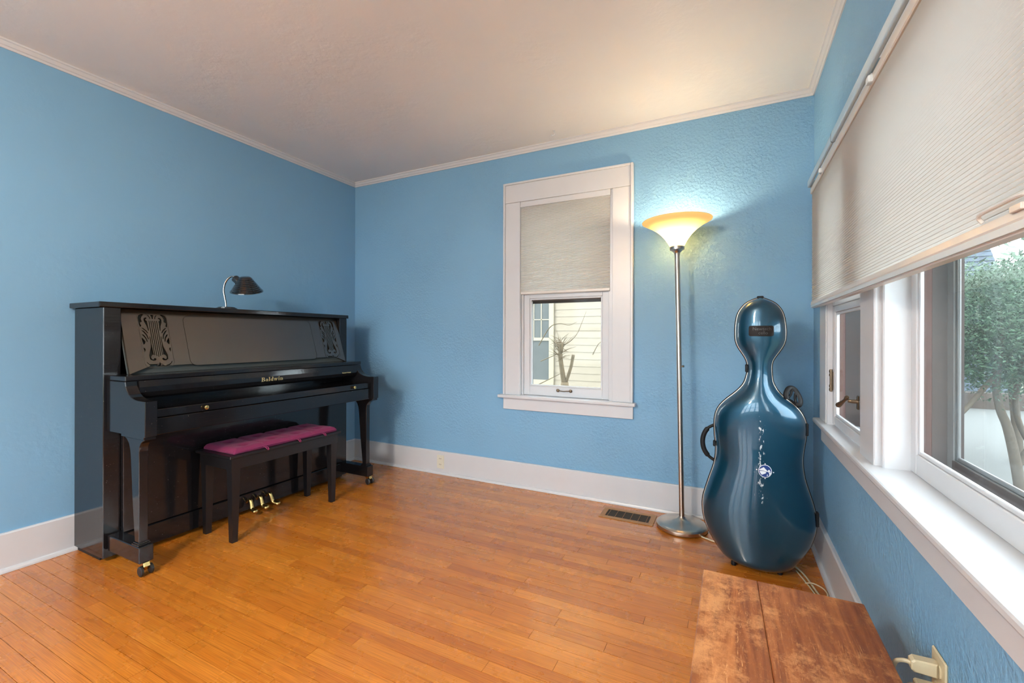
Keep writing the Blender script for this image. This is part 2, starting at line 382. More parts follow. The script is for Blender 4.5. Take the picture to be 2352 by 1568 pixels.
# floor: narrow oak strips running parallel to the back wall
floor = struct('floor', bx(XL, XR, YF, D, -0.05, -0.0135), M['subfloor'])
PW = 0.057
me = None
b = nb(); hw = PW / 2 - 0.0008; ch = 0.0012
pr = [(-hw, -0.013), (hw, -0.013), (hw, 0.0), (-hw, 0.0)]
prism(b, pr, -0.5, 0.5, 'x')
plank_me = bpy.data.meshes.new('plank'); bmesh.ops.recalc_face_normals(b, faces=b.faces); b.to_mesh(plank_me); b.free(); plank_me.materials.append(M['floor'])
rest = nb(); y = D - PW / 2; rows = 0
while y > YF:
    x = XL - random.uniform(0.0, 0.9)
    while x < XR:
        L = random.choice((0.45, 0.7, 0.9, 1.2, 1.5, 1.8)) * random.uniform(0.85, 1.15)
        a, c = max(x, XL), min(x + L, XR)
        if c - a > 0.05:
            if y > 0.42:
                o = bpy.data.objects.new('plank', plank_me); COL.objects.link(o); o.parent = floor
                o.location = ((a + c) / 2, y, 0); o.scale = ((c - a) - 0.0012, 1, 1)
            else:
                prism(rest, [(y + p, q) for p, q in pr], a + 0.0006, c - 0.0006, 'x')
        x += L
    y -= PW; rows += 1
tag(obj('plank_field', rest, M['floor'], floor), kind='stuff')

# ---------------------------------------------------------------- window_1 (back wall): casing, lower sash, upper sash
w1 = thing('window_1', (-1.105, D, 0.6), kind='structure')
F = D - 0.02
def backband(name, x0, x1, z0, z1, par):
    return obj(name, bx(x0, x1, F - 0.006, D, z0, z1, bev=0.003), M['trim'], par)
obj('casing', bx(-1.590, -1.464, F, D, 0.714, 2.205, bev=0.002), M['trim'], w1)
obj('casing', bx(-0.748, -0.622, F, D, 0.714, 2.205, bev=0.002), M['trim'], w1)
obj('head_casing', bx(-1.590, -0.622, F - 0.002, D, 2.206, 2.345, bev=0.002), M['trim'], w1)
obj('backband', bx(-1.607, -1.590, F - 0.010, D, 0.714, 2.361, bev=0.003), M['trim'], w1)
obj('backband', bx(-0.622, -0.604, F - 0.010, D, 0.714, 2.361, bev=0.003), M['trim'], w1)
obj('backband', bx(-1.590, -0.622, F - 0.010, D, 2.345, 2.361, bev=0.003), M['trim'], w1)
obj('stool', bx(-1.642, -0.584, D - 0.055, D + 0.05, 0.690, 0.714, bev=0.006, seg=2), M['trim'], w1)
obj('apron', bx(-1.607, -0.604, F, D, 0.600, 0.690, bev=0.002), M['trim'], w1)
obj('jamb', bx(-1.480, -1.462, D - 0.004, D + T, 0.714, 2.22), M['trim'], w1)
obj('jamb', bx(-0.768, -0.750, D - 0.004, D + T, 0.714, 2.22), M['trim'], w1)
obj('head_jamb', bx(-1.462, -0.768, D - 0.004, D + T, 2.205, 2.22), M['trim'], w1)
obj('outer_sill', bx(-1.478, -0.752, D + 0.05, D + T + 0.05, 0.690, 0.705), M['trim'], w1)
obj('stop', bx(-1.462, -1.448, D + 0.012, D + 0.024, 0.714, 2.20, bev=0.002), M['trim'], w1)
obj('stop', bx(-0.782, -0.768, D + 0.012, D + 0.024, 0.714, 2.20, bev=0.002), M['trim'], w1)
def sash(name, x0, x1, y0, y1, z0, z1, st, bot, top, par, mat, glass, axis='y'):
    """rectangular frame with moulded inner edge and a pane as a sub-part; x is along the wall"""
    b = nb()
    def q(a0, a1, c0, c1, e0, e1, bev=0.0025):
        if axis == 'y': box(b, a0, a1, c0, c1, e0, e1, bev=bev)
        else: box(b, c0, c1, a0, a1, e0, e1, bev=bev)
    q(x0, x0 + st, y0, y1, z0, z1); q(x1 - st, x1, y0, y1, z0, z1)
    q(x0 + st, x1 - st, y0, y1, z0, z0 + bot); q(x0 + st, x1 - st, y0, y1, z1 - top, z1)
    e = 0.012; ym = (y0 + y1) / 2
    for a0, a1, e0, e1 in ((x0 + st, x0 + st + e, z0 + bot, z1 - top), (x1 - st - e, x1 - st, z0 + bot, z1 - top),
                           (x0 + st + e, x1 - st - e, z0 + bot, z0 + bot + e), (x0 + st + e, x1 - st - e, z1 - top - e, z1 - top)):
        q(a0, a1, min(y0, y1) + 0.005, max(y0, y1) - 0.003, e0, e1, 0.002)
    s = obj(name, b, mat, par)
    b = nb()
    if axis == 'y': box(b, x0 + st, x1 - st, ym + 0.001, ym + 0.004, z0 + bot, z1 - top)
    else: box(b, ym + 0.001, ym + 0.004, x0 + st, x1 - st, z0 + bot, z1 - top)
    obj('pane', b, glass, s); return s
ls = sash('lower_sash', -1.462, -0.768, D + 0.026, D + 0.062, 0.716, 1.505, 0.062, 0.070, 0.045, w1, M['trim'], M['glass'])
us = sash('upper_sash', -1.462, -0.768, D + 0.066, D + 0.100, 1.470, 2.205, 0.062, 0.045, 0.070, w1, M['trim'], M['glass'])
b = nb(); hz = 0.763
tube(b, curve([(-1.163, D + 0.014, hz), (-1.14, D + 0.002, hz), (-1.115, D - 0.002, hz - 0.002), (-1.09, D + 0.002, hz), (-1.067, D + 0.014, hz)], 4), 0.0035, 8)
for x in (-1.165, -1.065): lathe(b, [(0, 0.024), (0.011, 0.026), (0.013, 0.018), (0.008, 0.008), (0, 0.006)], (x, D, hz), (0, 1, 0), 12)
obj('sash_lift', b, M['bronze'], ls)
sf = sash('storm_frame', -1.478, -0.752, D + 0.150, D + 0.170, 0.700, 2.215, 0.036, 0.03, 0.03, w1, M['alu'], M['glass'])
obj('storm_meeting_rail', bx(-1.442, -0.788, D + 0.152, D + 0.168, 1.430, 1.462), M['brown_ext'], w1)
obj('weather_strip', bx(-1.400, -0.830, D + 0.036, D + 0.052, 1.441, 1.460), M['brown_ext'], w1)
obj('outer_jamb', bx(-1.478, -1.462, D + 0.102, D + 0.150, 0.70, 2.2), M['brown_ext'], w1)
obj('outer_jamb', bx(-0.768, -0.752, D + 0.102, D + 0.150, 0.70, 2.2), M['trim'], w1)

# ---------------------------------------------------------------- window_2 (right wall): casement, recessed fixed light, casement
w2 = thing('window_2', (XR, 1.33, 0.64), kind='structure')
CF = XR - 0.020
YA, YB = -0.14, 2.79       # ends of the stool
obj('stool', bx(0.382, 0.544, YA, YB, 0.722, 0.746, bev=0.007, seg=2), M['trim'], w2)
obj('apron', bx(CF, XR, YA + 0.06, 2.715, 0.642, 0.722, bev=0.002), M['trim'], w2)
for y0, y1 in ((2.60, 2.755), (-0.105, 0.05)):
    obj('casing', bx(CF, XR, y0, y1, 0.746, 1.95, bev=0.003), M['trim'], w2)
obj('head_casing', bx(CF, XR, -0.105, 2.755, 1.95, 2.07, bev=0.003), M['trim'], w2)
for y0, y1 in ((1.825, 2.00), (0.65, 0.825)):       # mullion casings between the lights
    obj('mullion', bx(0.418, 0.545, y0, y1, 0.722, 1.95, bev=0.004), M['trim'], w2)
for y0, y1 in ((1.82, 1.98), (0.67, 0.83)): obj('outer_post', bx(0.5455, XR + T, y0, y1, 0.722, 1.95), M['brown_ext'], w2)
for y0, y1 in ((1.800, 1.825), (0.825, 0.850)):     # deep reveals of the recessed middle light
    obj('reveal', bx(0.436, 0.524, y0, y1, 0.735, 1.95, bev=0.004), M['trim'], w2)
obj('jamb', bx(0.414, 0.455, 2.585, 2.60, 0.722, 1.95), M['trim'], w2)
obj('jamb', bx(0.414, 0.455, 0.05, 0.065, 0.722, 1.95), M['trim'], w2)
obj('head_jamb', bx(0.414, XR + T, 0.05, 2.60, 1.935, 1.95), M['trim'], w2)
for y0, y1 in ((2.0, 2.585), (0.065, 0.65)):
    s = sash('casement_sash', y0, y1, 0.434, 0.454, 0.752, 1.312, 0.048, 0.042, 0.028, w2, M['trim'], M['dusty'], axis='x')
    sash('transom_sash', y0, y1, 0.434, 0.454, 1.314, 1.935, 0.048, 0.03, 0.04, w2, M['trim'], M['dusty'], axis='x')
    hy = y1 + 0.002 if y0 > 1 else y0 - 0.002
    b = nb(); tube(b, [(0.430, hy, 0.905), (0.430, hy, 1.012)], 0.007, 10)
    for z in (0.915, 0.932, 0.985, 1.002): tube(b, [(0.430, hy, z - .006), (0.430, hy, z + .006)], 0.0095, 10)
    box(b, 0.431, 0.434, hy - 0.03, hy + 0.01, 0.915, 1.002)
    obj('hinge', b, M['bronze'], s)
    ly = y0 + 0.012 if y0 > 1 else y1 - 0.012
    b = nb(); box(b, 0.412, 0.418, ly - 0.010, ly + 0.010, 0.900, 0.952, bev=0.003)
    tube(b, curve([(0.416, ly, 0.930), (0.400, ly, 0.930), (0.385, ly + 0.002, 0.931)], 3), [0.010, 0.008, 0.0075, 0.007, 0.007, 0.006, 0.006], 10)
    tube(b, curve([(0.383, ly + 0.000, 0.946), (0.380, ly + 0.012, 0.934), (0.368, ly + 0.035, 0.914), (0.362, ly + 0.048, 0.905)], 4), [0.006, 0.007, 0.008, 0.007, 0.006, 0.0055, 0.006, 0.0075, 0.009, 0.010, 0.010, 0.009, 0.006], 10)
    obj('latch_handle', b, M['bronze'], s)
fx = sash('fixed_sash', 0.850, 1.800, 0.505, 0.523, 0.746, 1.935, 0.044, 0.063, 0.05, w2, M['trim'], M['dusty'], axis='x')
# exterior side: brown reveals and aluminium storm frames
for y0, y1, xs in ((0.850, 1.800, 0.5255), (2.0, 2.585, 0.4555), (0.065, 0.65, 0.4555)):
    for ya, yb in ((y1, y1 + 0.02), (y0 - 0.02, y0)):
        obj('outer_bead', bx(xs, xs + 0.030, ya - 0.002, yb + 0.002, 0.722, 1.95, bev=0.002), M['red_ext'], w2)
        obj('outer_reveal', bx(xs + 0.030, XR + T, ya, yb, 0.722, 1.95), M['brown_ext'], w2)
    obj('outer_sill', bx(max(xs, 0.5455), XR + T + 0.06, y0, y1, 0.722, 0.762), M['brown_ext'], w2)
    fr = sash('storm_frame', y0, y1, 0.590, 0.606, 0.762, 1.94, 0.045, 0.040, 0.03, w2, M['alu'], M['dusty'], axis='x')
# dark brown lower rail of the middle storm frame
obj('storm_rail', bx(0.5865, 0.590, 0.895, 1.755, 0.764, 0.801), M['brown_ext'], w2)

# ---------------------------------------------------------------- window_3 behind the camera (unseen; known from a reflection, enlarged to add daylight)
w3 = thing('window_3', (-1.4, YF, 0.22), kind='structure')
for i in range(4):
    x0 = -2.98 + i * 0.800
    sash('sash', x0, x0 + 0.755, YF - 0.08, YF - 0.045, 0.24, 1.32, 0.05, 0.06, 0.04, w3, M['trim'], M['glass'])
    sash('sash', x0, x0 + 0.755, YF - 0.12, YF - 0.085, 1.30, 2.37, 0.05, 0.04, 0.05, w3, M['trim'], M['glass'])
    obj('mullion', bx(x0 + 0.757, x0 + 0.798, YF - T, YF, 0.22, 2.38), M['trim'], w3)
obj('stool', bx(-3.08, 0.28, YF - 0.05, YF + 0.05, 0.196, 0.22, bev=0.005), M['trim'], w3)
for x0, x1 in ((-3.10, -3.00), (0.22, 0.32)): obj('casing', bx(x0, x1, YF, YF + 0.02, 0.22, 2.48, bev=0.003), M['trim'], w3)
obj('head_casing', bx(-3.00, 0.22, YF, YF + 0.02, 2.38, 2.48, bev=0.003), M['trim'], w3)

# ---------------------------------------------------------------- unseen globe added behind the camera as fill light for the room
CLX, CLY = -1.45, -1.05
cl = thing('fill_globe_light', (CLX, CLY, H), 'added unseen globe fill light hanging behind the camera', 'lamp')
obj('canopy', lathe(nb(), [(0, 0), (0.06, 0), (0.058, -0.012), (0.03, -0.03), (0, -0.032)], (CLX, CLY, H), n=32), M['nickel'], cl, smooth=40)
obj('stem', tube(nb(), [(CLX, CLY, H - 0.03), (CLX, CLY, 2.34)], 0.006, 10), M['nickel'], cl)
def fill_globe_mat():
    t = NT('fill_globe_emission'); e = t.n('ShaderNodeEmission'); t.set(e, Color=(1.0, 0.89, 0.76), Strength=FILL_GLOBE); t.t.links.new(e.outputs[0], t.out.inputs[0]); return t.m
obj('globe', lathe(nb(), [(0.15 * math.sin(math.pi * k / 16), 2.20 + 0.15 * math.cos(math.pi * k / 16)) for k in range(17)], (CLX, CLY, 0), n=32), fill_globe_mat(), cl, smooth=180)

# ---------------------------------------------------------------- cellular shades
def cells(b, n, z0, z1, a0, a1, c, amp, axis):
    """honeycomb pleats: zigzag front and back between z0 and z1"""
    for sgn in (-1, 1):
        prev = None
        for i in range(2 * n + 1):
            z = z0 + (z1 - z0) * i / (2 * n); d = c + sgn * (amp if i % 2 else amp * 0.55)
            p = [(a, d, z) if axis == 'y' else (d, a, z) for a in (a0, a1)]
            v = [b.verts.new(q) for q in p]
            if prev: b.faces.new((prev[0], prev[1], v[1], v[0]))
            prev = v
    return b
def seams(b, n, z0, z1, a0, a1, c, amp, axis):
    for i in range(1, n):
        z = z0 + (z1 - z0) * i / n; d = amp * 0.64
        if axis == 'y': box(b, a0, a1, c - d, c + d, z - 0.0008, z + 0.0008)
        else: box(b, c - d, c + d, a0, a1, z - 0.0008, z + 0.0008)
    return b
sh1 = thing('cellular_shade', (-1.115, D, 1.49), 'small cream pleated shade half lowered in the back wall window', 'window shade')
obj('headrail', bx(-1.466, -0.764, D - 0.014, D + 0.012, 2.164, 2.206, bev=0.003), M['trim'], sh1)
obj('pleated_fabric', cells(nb(), 68, 1.512, 2.164, -1.462, -0.768, D + 0.000, 0.0095, 'y'), M['cell'], sh1)
obj('bonded_seams', seams(nb(), 68, 1.512, 2.164, -1.462, -0.768, D + 0.000, 0.0095, 'y'), M['seam'], sh1)
obj('bottom_rail', bx(-1.463, -0.767, D - 0.011, D + 0.011, 1.491, 1.512, bev=0.003), M['rail'], sh1)
sh2 = thing('cellular_shade', (0.378, 1.3, 1.32), 'wide cream pleated shade over the triple window on the right wall', 'window shade')
S0, S1 = -0.10, 2.735
obj('headrail', bx(0.364, 0.407, S0, S1, 1.905, 1.935, bev=0.003), M['rail'], sh2)
obj('pleated_fabric', cells(nb(), 60, 1.350, 1.905, S0 + 0.004, S1 - 0.003, 0.380, 0.0105, 'x'), M['cell'], sh2)
obj('bonded_seams', seams(nb(), 60, 1.350, 1.905, S0 + 0.004, S1 - 0.003, 0.380, 0.0105, 'x'), M['seam'], sh2)
b = nb(); prism(b, [(0.366, 1.336), (0.372, 1.316), (0.392, 1.316), (0.395, 1.350), (0.368, 1.350)], S0, S1, 'y', bev=0.001)
obj('bottom_rail', b, M['rail'], sh2)
obj('rail_strip', bx(0.3665, 0.3715, S0, S1, 1.320, 1.332), M['clear_plastic'], sh2)
b = nb(); tube(b, curve([(0.366, 0.985, 1.352), (0.361, 0.985, 1.360), (0.359, 0.97, 1.364), (0.360, 0.92, 1.365), (0.361, 0.86, 1.364), (0.366, 0.85, 1.354)], 4), 0.0032, 8)
box(b, 0.362, 0.368, 0.87, 0.90, 1.346, 1.356, bev=0.001)
obj('lift_handle', b, M['rail'], sh2)
for y, z in ((1.62, 1.922), (2.42, 1.926), (0.55, 1.922)):
    b = nb(); box(b, 0.352, 0.372, y - 0.014, y + 0.014, z - 0.016, z + 0.008, bev=0.006, seg=2); obj('bracket_clip', b, M['clear_plastic'], sh2)
rod = thing('curtain_rod', (0.357, 1.3, 1.955), 'flat pale blue curtain rod above the wide pleated shade', 'curtain rod')
def bar_y(y0, y1, x0, x1, z0, z1, r): return prism(nb(), rrect(x0, x1, z0, z1, r, 4), y0, y1, 'y')
obj('rod_sleeve', bar_y(2.12, 2.728, 0.3515, 0.3635, 1.941, 1.977, 0.0055), M['rod_blue'], rod, smooth=60)
obj('rod_body', bar_y(-0.16, 2.125, 0.3500, 0.3650, 1.937, 1.977, 0.0065), M['rod_blue'], rod, smooth=60)
obj('rod_return', bx(0.3515, XR, 2.728, 2.740, 1.941, 1.977, bev=0.005, seg=2), M['rod_blue'], rod)
obj('rod_joint', bar_y(2.1252, 2.1285, 0.3496, 0.3654, 1.9365, 1.9775, 0.0065), M['iron'], rod)
for y in (1.62, 0.35): obj('rod_bracket', bx(0.362, XR, y - 0.008, y + 0.008, 1.940, 1.974, bev=0.002), M['rod_blue'], rod)

# ---------------------------------------------------------------- upright piano
pn = thing('upright_piano', (-2.86, 1.88, 0), 'tall black upright piano with gold lettering and carved lyre panels', 'piano')
LQ = M['lacquer']
Y0, Y1 = 1.085, 2.677
for y0, y1 in ((Y0, 1.159), (2.603, Y1)):
    s = obj('side_panel', bx(-3.195, -2.872, y0, y1, 0.022, 1.312, bev=0.003), LQ, pn)
    obj('foot_block', bx(-3.18, -2.93, y0 + 0.01, y1 - 0.01, 0.001, 0.022), M['rubber'], pn)
obj('lid', bx(-3.205, -2.866, 1.066, 2.690, 1.312, 1.340, bev=0.004, seg=2), LQ, pn)
obj('back_panel', bx(-3.190, -3.165, 1.159, 2.603, 0.06, 1.312), LQ, pn)
obj('bottom_board', bx(-3.165, -2.870, 1.159, 2.603, 0.026, 0.05), LQ, pn)
obj('knee_board', bx(-2.875, -2.846, 1.159, 2.603, 0.136, 0.676, bev=0.002), LQ, pn)
obj('kick_board', bx(-2.872, -2.840, 1.159, 2.603, 0.024, 0.131, bev=0.003), LQ, pn)
# leaning music desk with fretwork lyres
A, B_ = Vector((-2.800, 0, 0.964)), Vector((-2.915, 0, 1.309)); du = (B_ - A).normalized(); LT = (B_ - A).length
nrm = Vector((du.z, 0, -du.x))
if nrm.x < 0: nrm = -nrm
def desk(u, v, d): p = A + du * v - nrm * d; return (p.x, u, p.z)
LY0, LT0, LW, LH = 1.243, 0.036, 0.134, 0.304
def lyr(x, y): return ((x - 105 - 0.1 * (y - 90)) / 690, 1 - (y - 90) / 1400)
half = [[(108, 200), (130, 132), (200, 97), (255, 106), (205, 165), (182, 230), (205, 300), (152, 338), (190, 420), (152, 442), (130, 350)],
        [(325, 110), (372, 130), (405, 180), (412, 225), (394, 225), (383, 180), (350, 142)],
        [(245, 250), (255, 205), (298, 186), (330, 205), (288, 238), (300, 272), (330, 285), (340, 380), (362, 540), (346, 540), (316, 420), (262, 320)],
        [(180, 460), (230, 478), (300, 540), (342, 605), (325, 612), (280, 556), (220, 502)],
        [(180, 525), (240, 552), (310, 642), (346, 764), (330, 770), (290, 664), (230, 586)],
        [(185, 635), (230, 652), (290, 732), (318, 834), (302, 840), (268, 752), (216, 684)],
        [(178, 722), (225, 770), (268, 832), (250, 888), (215, 910), (192, 830)],
        [(210, 995), (245, 1010), (258, 1050), (235, 1116), (224, 1060)],
        [(370, 700), (384, 702), (404, 900), (446, 1178), (402, 1190), (372, 1240), (392, 1298), (430, 1308), (460, 1268), (503, 1294), (480, 1333), (420, 1343), (352, 1300), (332, 1200), (352, 1100), (384, 980), (388, 900)],
        [(264, 1356), (330, 1428), (448, 1468), (440, 1480), (350, 1468), (272, 1388)],
        [(570, 1412), (520, 1468), (506, 1458), (532, 1426)]]
def lyre_holes(y0):
    hs = []
    for h in half:
        p = [lyr(x, y) for x, y in h]
        hs.append(p); hs.append([(1 - a, c) for a, c in p][::-1])
    hs.append([(0.44, 0.978), (0.50, 0.985), (0.56, 0.978), (0.525, 0.93), (0.52, 0.905), (0.48, 0.905), (0.475, 0.93)])
    hs.append([(0.50, 0.080), (0.535, 0.035), (0.50, 0.012), (0.465, 0.035)])
    for k in range(5):
        cx = 0.365 + 0.0675 * k; lo = 0.21 - 0.016 * (2 - abs(k - 2))
        hs.append([(cx - 0.012, 0.868), (cx + 0.012, 0.868), (cx + 0.012, lo), (cx - 0.012, lo)])
    return [[(y0 + a * LW, LT0 + c * LH) for a, c in h] for h in hs]
outer = [(1.166, 0.0), (2.597, 0.0), (2.597, LT), (1.166, LT)]
hole_c = rrect(1.461, 2.338, 0.030, 0.338, 0.035, 6)
LYR = 2.420
obj('music_desk', plate(nb(), outer, lyre_holes(LY0) + lyre_holes(LYR) + [hole_c], desk, 0.012), M['satin'], pn)
obj('desk_centre_panel', plate(nb(), rrect(1.4630, 2.3360, 0.0320, 0.3360, 0.034, 6), [], desk, 0.012), M['satin'], pn)
b = nb(); prism(b, [(A.x - 0.018, A.z), (A.x - 0.012 - 0.018, A.z), (B_.x - 0.030, B_.z), (B_.x - 0.018, B_.z)], 1.166, 2.597, 'y')
obj('grille_cloth', b, M['dark_cloth'], pn)
for y0 in (LY0, LYR):   # raised rounded border of each lyre
    o2 = [(p, q) for p, q in rrect(y0 - 0.004, y0 + LW + 0.004, LT0 - 0.004, LT0 + LH + 0.004, 0.026, 6)]
    i2 = [(p, q) for p, q in rrect(y0 - 0.0025, y0 + LW + 0.0025, LT0 - 0.0025, LT0 + LH + 0.0025, 0.025, 6)]
    obj('lyre_border', plate(nb(), o2, [i2], lambda u, v, d: desk(u, v, d - 0.0016), 0.0016), M['satin'], pn)
obj('desk_shelf', bx(-2.872, -2.686, 1.100, 2.652, 0.938, 0.963, bev=0.003), LQ, pn)
arm = [(-2.872, 0.936), (-2.688, 0.936), (-2.682, 0.914), (-2.670, 0.894), (-2.652, 0.876), (-2.628, 0.862), (-2.595, 0.853), (-2.560, 0.849),
       (-2.498, 0.849), (-2.498, 0.680), (-2.508, 0.676), (-2.508, 0.664), (-2.726, 0.664), (-2.726, 0.675), (-2.872, 0.675)]
legp = [(-2.726, 0.664), (-2.516, 0.664), (-2.540, 0.655), (-2.560, 0.642), (-2.574, 0.622), (-2.577, 0.600), (-2.577, 0.157),
        (-2.616, 0.157), (-2.640, 0.37), (-2.656, 0.560), (-2.662, 0.600), (-2.675, 0.632), (-2.697, 0.652)]
for y0, y1, l0, l1, t0, t1 in ((1.100, 1.152, 1.111, 1.149, 1.100, 1.161), (2.598, 2.650, 2.600, 2.638, 2.588, 2.649)):
    ar = obj('arm', prism(nb(), arm, y0, y1, 'y', bev=0.0025), LQ, pn)
    lg = obj('leg', prism(nb(), legp, l0, l1, 'y', bev=0.002), LQ, pn)
    b = nb(); box(b, -2.628, -2.566, l0 - 0.009, l1 + 0.009, 0.142, 0.150, bev=0.002); box(b, -2.622, -2.571, l0 - 0.005, l1 + 0.005, 0.150, 0.157, bev=0.002)
    obj('leg_collar', b, LQ, lg)
    obj('toe_block', bx(-2.860, -2.550, t0, t1, 0.063, 0.142, bev=0.003), LQ, pn)
    yc = (t0 + t1) / 2
    cs = obj('caster', prism(nb(), [(-2.600, 0.063), (-2.548, 0.063), (-2.542, 0.045), (-2.556, 0.024), (-2.572, 0.024), (-2.585, 0.045)], yc - 0.014, yc + 0.014, 'y', bev=0.002), M['brass'], pn)
    for yw in (yc - 0.021, yc + 0.021):
        b = nb(); lathe(b, [(0, -0.007), (0.018, -0.007), (0.024, -0.004), (0.024, 0.004), (0.018, 0.007), (0, 0.007)], (-2.556, yw, 0.0245), (0, 1, 0), 20)
        obj('caster_wheel', b, M['iron'], cs)
fbp = [(-2.715, 0.937), (-2.676, 0.937), (-2.670, 0.905), (-2.671, 0.878), (-2.680, 0.856), (-2.694, 0.844), (-2.715, 0.844)]
fb = obj('fallboard', prism(nb(), fbp, 1.153, 2.597, 'y'), LQ, pn)
obj('key_cover', bx(-2.840, -2.530, 1.153, 2.597, 0.762, 0.803, bev=0.003), LQ, pn)
obj('key_slip', bx(-2.560, -2.527, 1.153, 2.597, 0.678, 0.759, bev=0.002), LQ, pn)
obj('key_bed', bx(-2.870, -2.560, 1.153, 2.597, 0.678, 0.758), LQ, pn)
obj('fall_back', bx(-2.860, -2.840, 1.153, 2.597, 0.760, 0.937), LQ, pn)
for y in (1.384, 2.422):
    obj('lid_knob', lathe(nb(), [(0.006, 0.0), (0.005, 0.006), (0.010, 0.010), (0.0125, 0.015), (0.011, 0.020), (0, 0.0225)], (-2.531, y, 0.783), (1, 0, 0), 20), M['brass'], pn, smooth=50)
for y, sk in ((1.812, 0.0), (1.880, 0.006), (1.948, 0.016)):
    b = nb()
    pts = curve([(-2.842, y, 0.078), (-2.818, y, 0.098), (-2.800, y, 0.096), (-2.791, y + sk * .3, 0.070), (-2.784, y + sk * .6, 0.046), (-2.765, y + sk * 1.1, 0.035), (-2.738, y + sk * 1.8, 0.032)], 4)
    n = len(pts); rs = [0.010 + 0.009 * (i / (n - 1)) ** 2 if i < n - 3 else (0.0175, 0.0145, 0.007)[i - n + 3] for i in range(n)]
    tube(b, pts, rs, 12, flat=0.85)
    obj('pedal', b, M['brass'], pn, smooth=60)

# gold maker's name on the fallboard, drawn as strokes with slab serifs
def letters(word, h):
    q = []                                   # list of quads in letter space
    def bar(x0, x1, z0, z1): q.append([(x0, z0), (x1, z0), (x1, z1), (x0, z1)])
    def arc(cx, cz, rx, rz, a0, a1, w, n=8):
        for i in range(n):
            p = []
            for t, k in ((i, 0), (i + 1, 0), (i + 1, 1), (i, 1)):
                an = math.radians(a0 + (a1 - a0) * t / n); ww = w * (0.35 + 0.65 * abs(math.cos(an)))
                p.append((cx + (rx - ww * k) * math.cos(an), cz + (rz - ww * 0.8 * k) * math.sin(an)))
            q.append(p)
    def diag(x0, x1, z0, z1, w): q.append([(x0, z0), (x0 + w, z0), (x1 + w, z1), (x1, z1)])
    x = 0.0; X = 0.62; st = 0.19; sf = 0.07
    def serif(xa, z, e=0.07): bar(xa - e, xa + st + e, z, z + sf)
    for ch in word:
        if ch == 'B':
            bar(x + .06, x + .06 + st + .03, 0, 1); bar(x - .03, x + .4, 0, sf); bar(x - .03, x + .4, 1 - sf, 1); bar(x + .25, x + .42, .5, .57)
            arc(x + .40, .27, .30, .27, -90, 90, .20); arc(x + .38, .765, .26, .235, -90, 90, .18); x += .80
        elif ch == 'a':
            arc(x + .24, .20, .22, .20, 60, 300, .17); bar(x + .36, x + .36 + st, 0, .48); arc(x + .30, .45, .245, .17, 0, 165, .17)
            bar(x + .36, x + .62, 0, sf); bar(x + .24, x + .4, .33, .39); x += .70
        elif ch == 'l': bar(x + .07, x + .07 + st, 0, 1); serif(x + .07, 0); bar(x - .01, x + .1, 1 - sf, 1); x += .40
        elif ch == 'd':
            arc(x + .30, .31, .28, .31, 50, 310, .19); bar(x + .38, x + .38 + st, 0, 1); bar(x + .28, x + .4, 1 - sf, 1); bar(x + .5, x + .64, 0, sf); x += .72
        elif ch == 'w':
            for k in (0, .34): diag(x + .21 + k, x + .03 + k, 0, X, .17); diag(x + .21 + k, x + .36 + k, 0, X, .09)
            for k in (0, .33, .66): bar(x - .03 + k, x + .24 + k, X - sf, X)
            x += .98
        elif ch == 'i': bar(x + .07, x + .07 + st, 0, X); serif(x + .07, 0); bar(x - .01, x + .1, X - sf, X); arc(x + .165, .86, .115, .115, 0, 360, .115, 12); x += .42
        elif ch == 'n':
            bar(x + .07, x + .07 + st, 0, X); serif(x + .07, 0, .06); bar(x - .01, x + .1, X - sf, X); arc(x + .38, .38, .22, .24, 0, 120, .19); bar(x + .41, x + .41 + st, 0, .40); serif(x + .41, 0, .06); x += .74
    return q, x
def fb_x(z):       # front face of the fallboard at height z
    pr = [(0.937, -2.676), (0.905, -2.670), (0.878, -2.671), (0.856, -2.680), (0.844, -2.694)]
    for (za, xa), (zb, xb) in zip(pr, pr[1:]):
        if zb <= z <= za: return xb + (xa - xb) * (z - zb) / (za - zb)
    return -2.672
q, tw = letters('Baldwin', 1.0); hh = 0.026; sy = 0.152 / tw; b = nb()
for f in q: b.faces.new([b.verts.new((fb_x(0.875 + p[1] * hh) + 0.0017, 1.797 + p[0] * sy, 0.875 + p[1] * hh)) for p in f])
obj('maker_name', b, M['gold'], fb)
TM = Matrix.Translation((-2.6702, 2.488, 0.8835)) @ Matrix(((0, 0, 1, 0), (1, 0, 0, 0), (0, 1, 0, 0), (0, 0, 0, 1)))
text_mesh('Concert Vertical', 0.0125, TM, M['gold'], 'model_name', fb, bold=0.0002)

# ---------------------------------------------------------------- desk lamp on the piano
dl = thing('desk_lamp', (-2.975, 1.760, 1.340), 'small black ribbed desk lamp with curved chrome neck on piano lid', 'lamp')
dl.rotation_euler = (0, 0, YAW)
obj('base', lathe(nb(), [(0, 0), (0.066, 0), (0.066, 0.004), (0.060, 0.006), (0.060, 0.009), (0.050, 0.011), (0.050, 0.014), (0.038, 0.017), (0.012, 0.019), (0, 0.020)], n=40), M['shade_black'], dl, local=True, smooth=40)
obj('neck', tube(nb(), curve([(-0.004, 0, 0.016), (-0.006, 0, 0.045), (-0.017, 0, 0.100), (-0.020, 0, 0.130), (-0.012, 0, 0.170), (0.006, 0, 0.200), (0.030, 0, 0.216), (0.052, 0, 0.215)], 6), 0.0062, 12), M['chrome'], dl, local=True, smooth=180)
ax = Vector((0.62, 0.10, -0.55)).normalized()
obj('socket', lathe(nb(), [(0, -0.004), (0.020, 0.0), (0.0245, 0.006), (0.026, 0.045), (0.026, 0.075), (0, 0.078)], (0.050, 0, 0.208), ax, 24), M['shade_black'], dl, local=True, smooth=40)
prof = [(0.0, 0.0), (0.026, 0.001), (0.034, 0.006)]
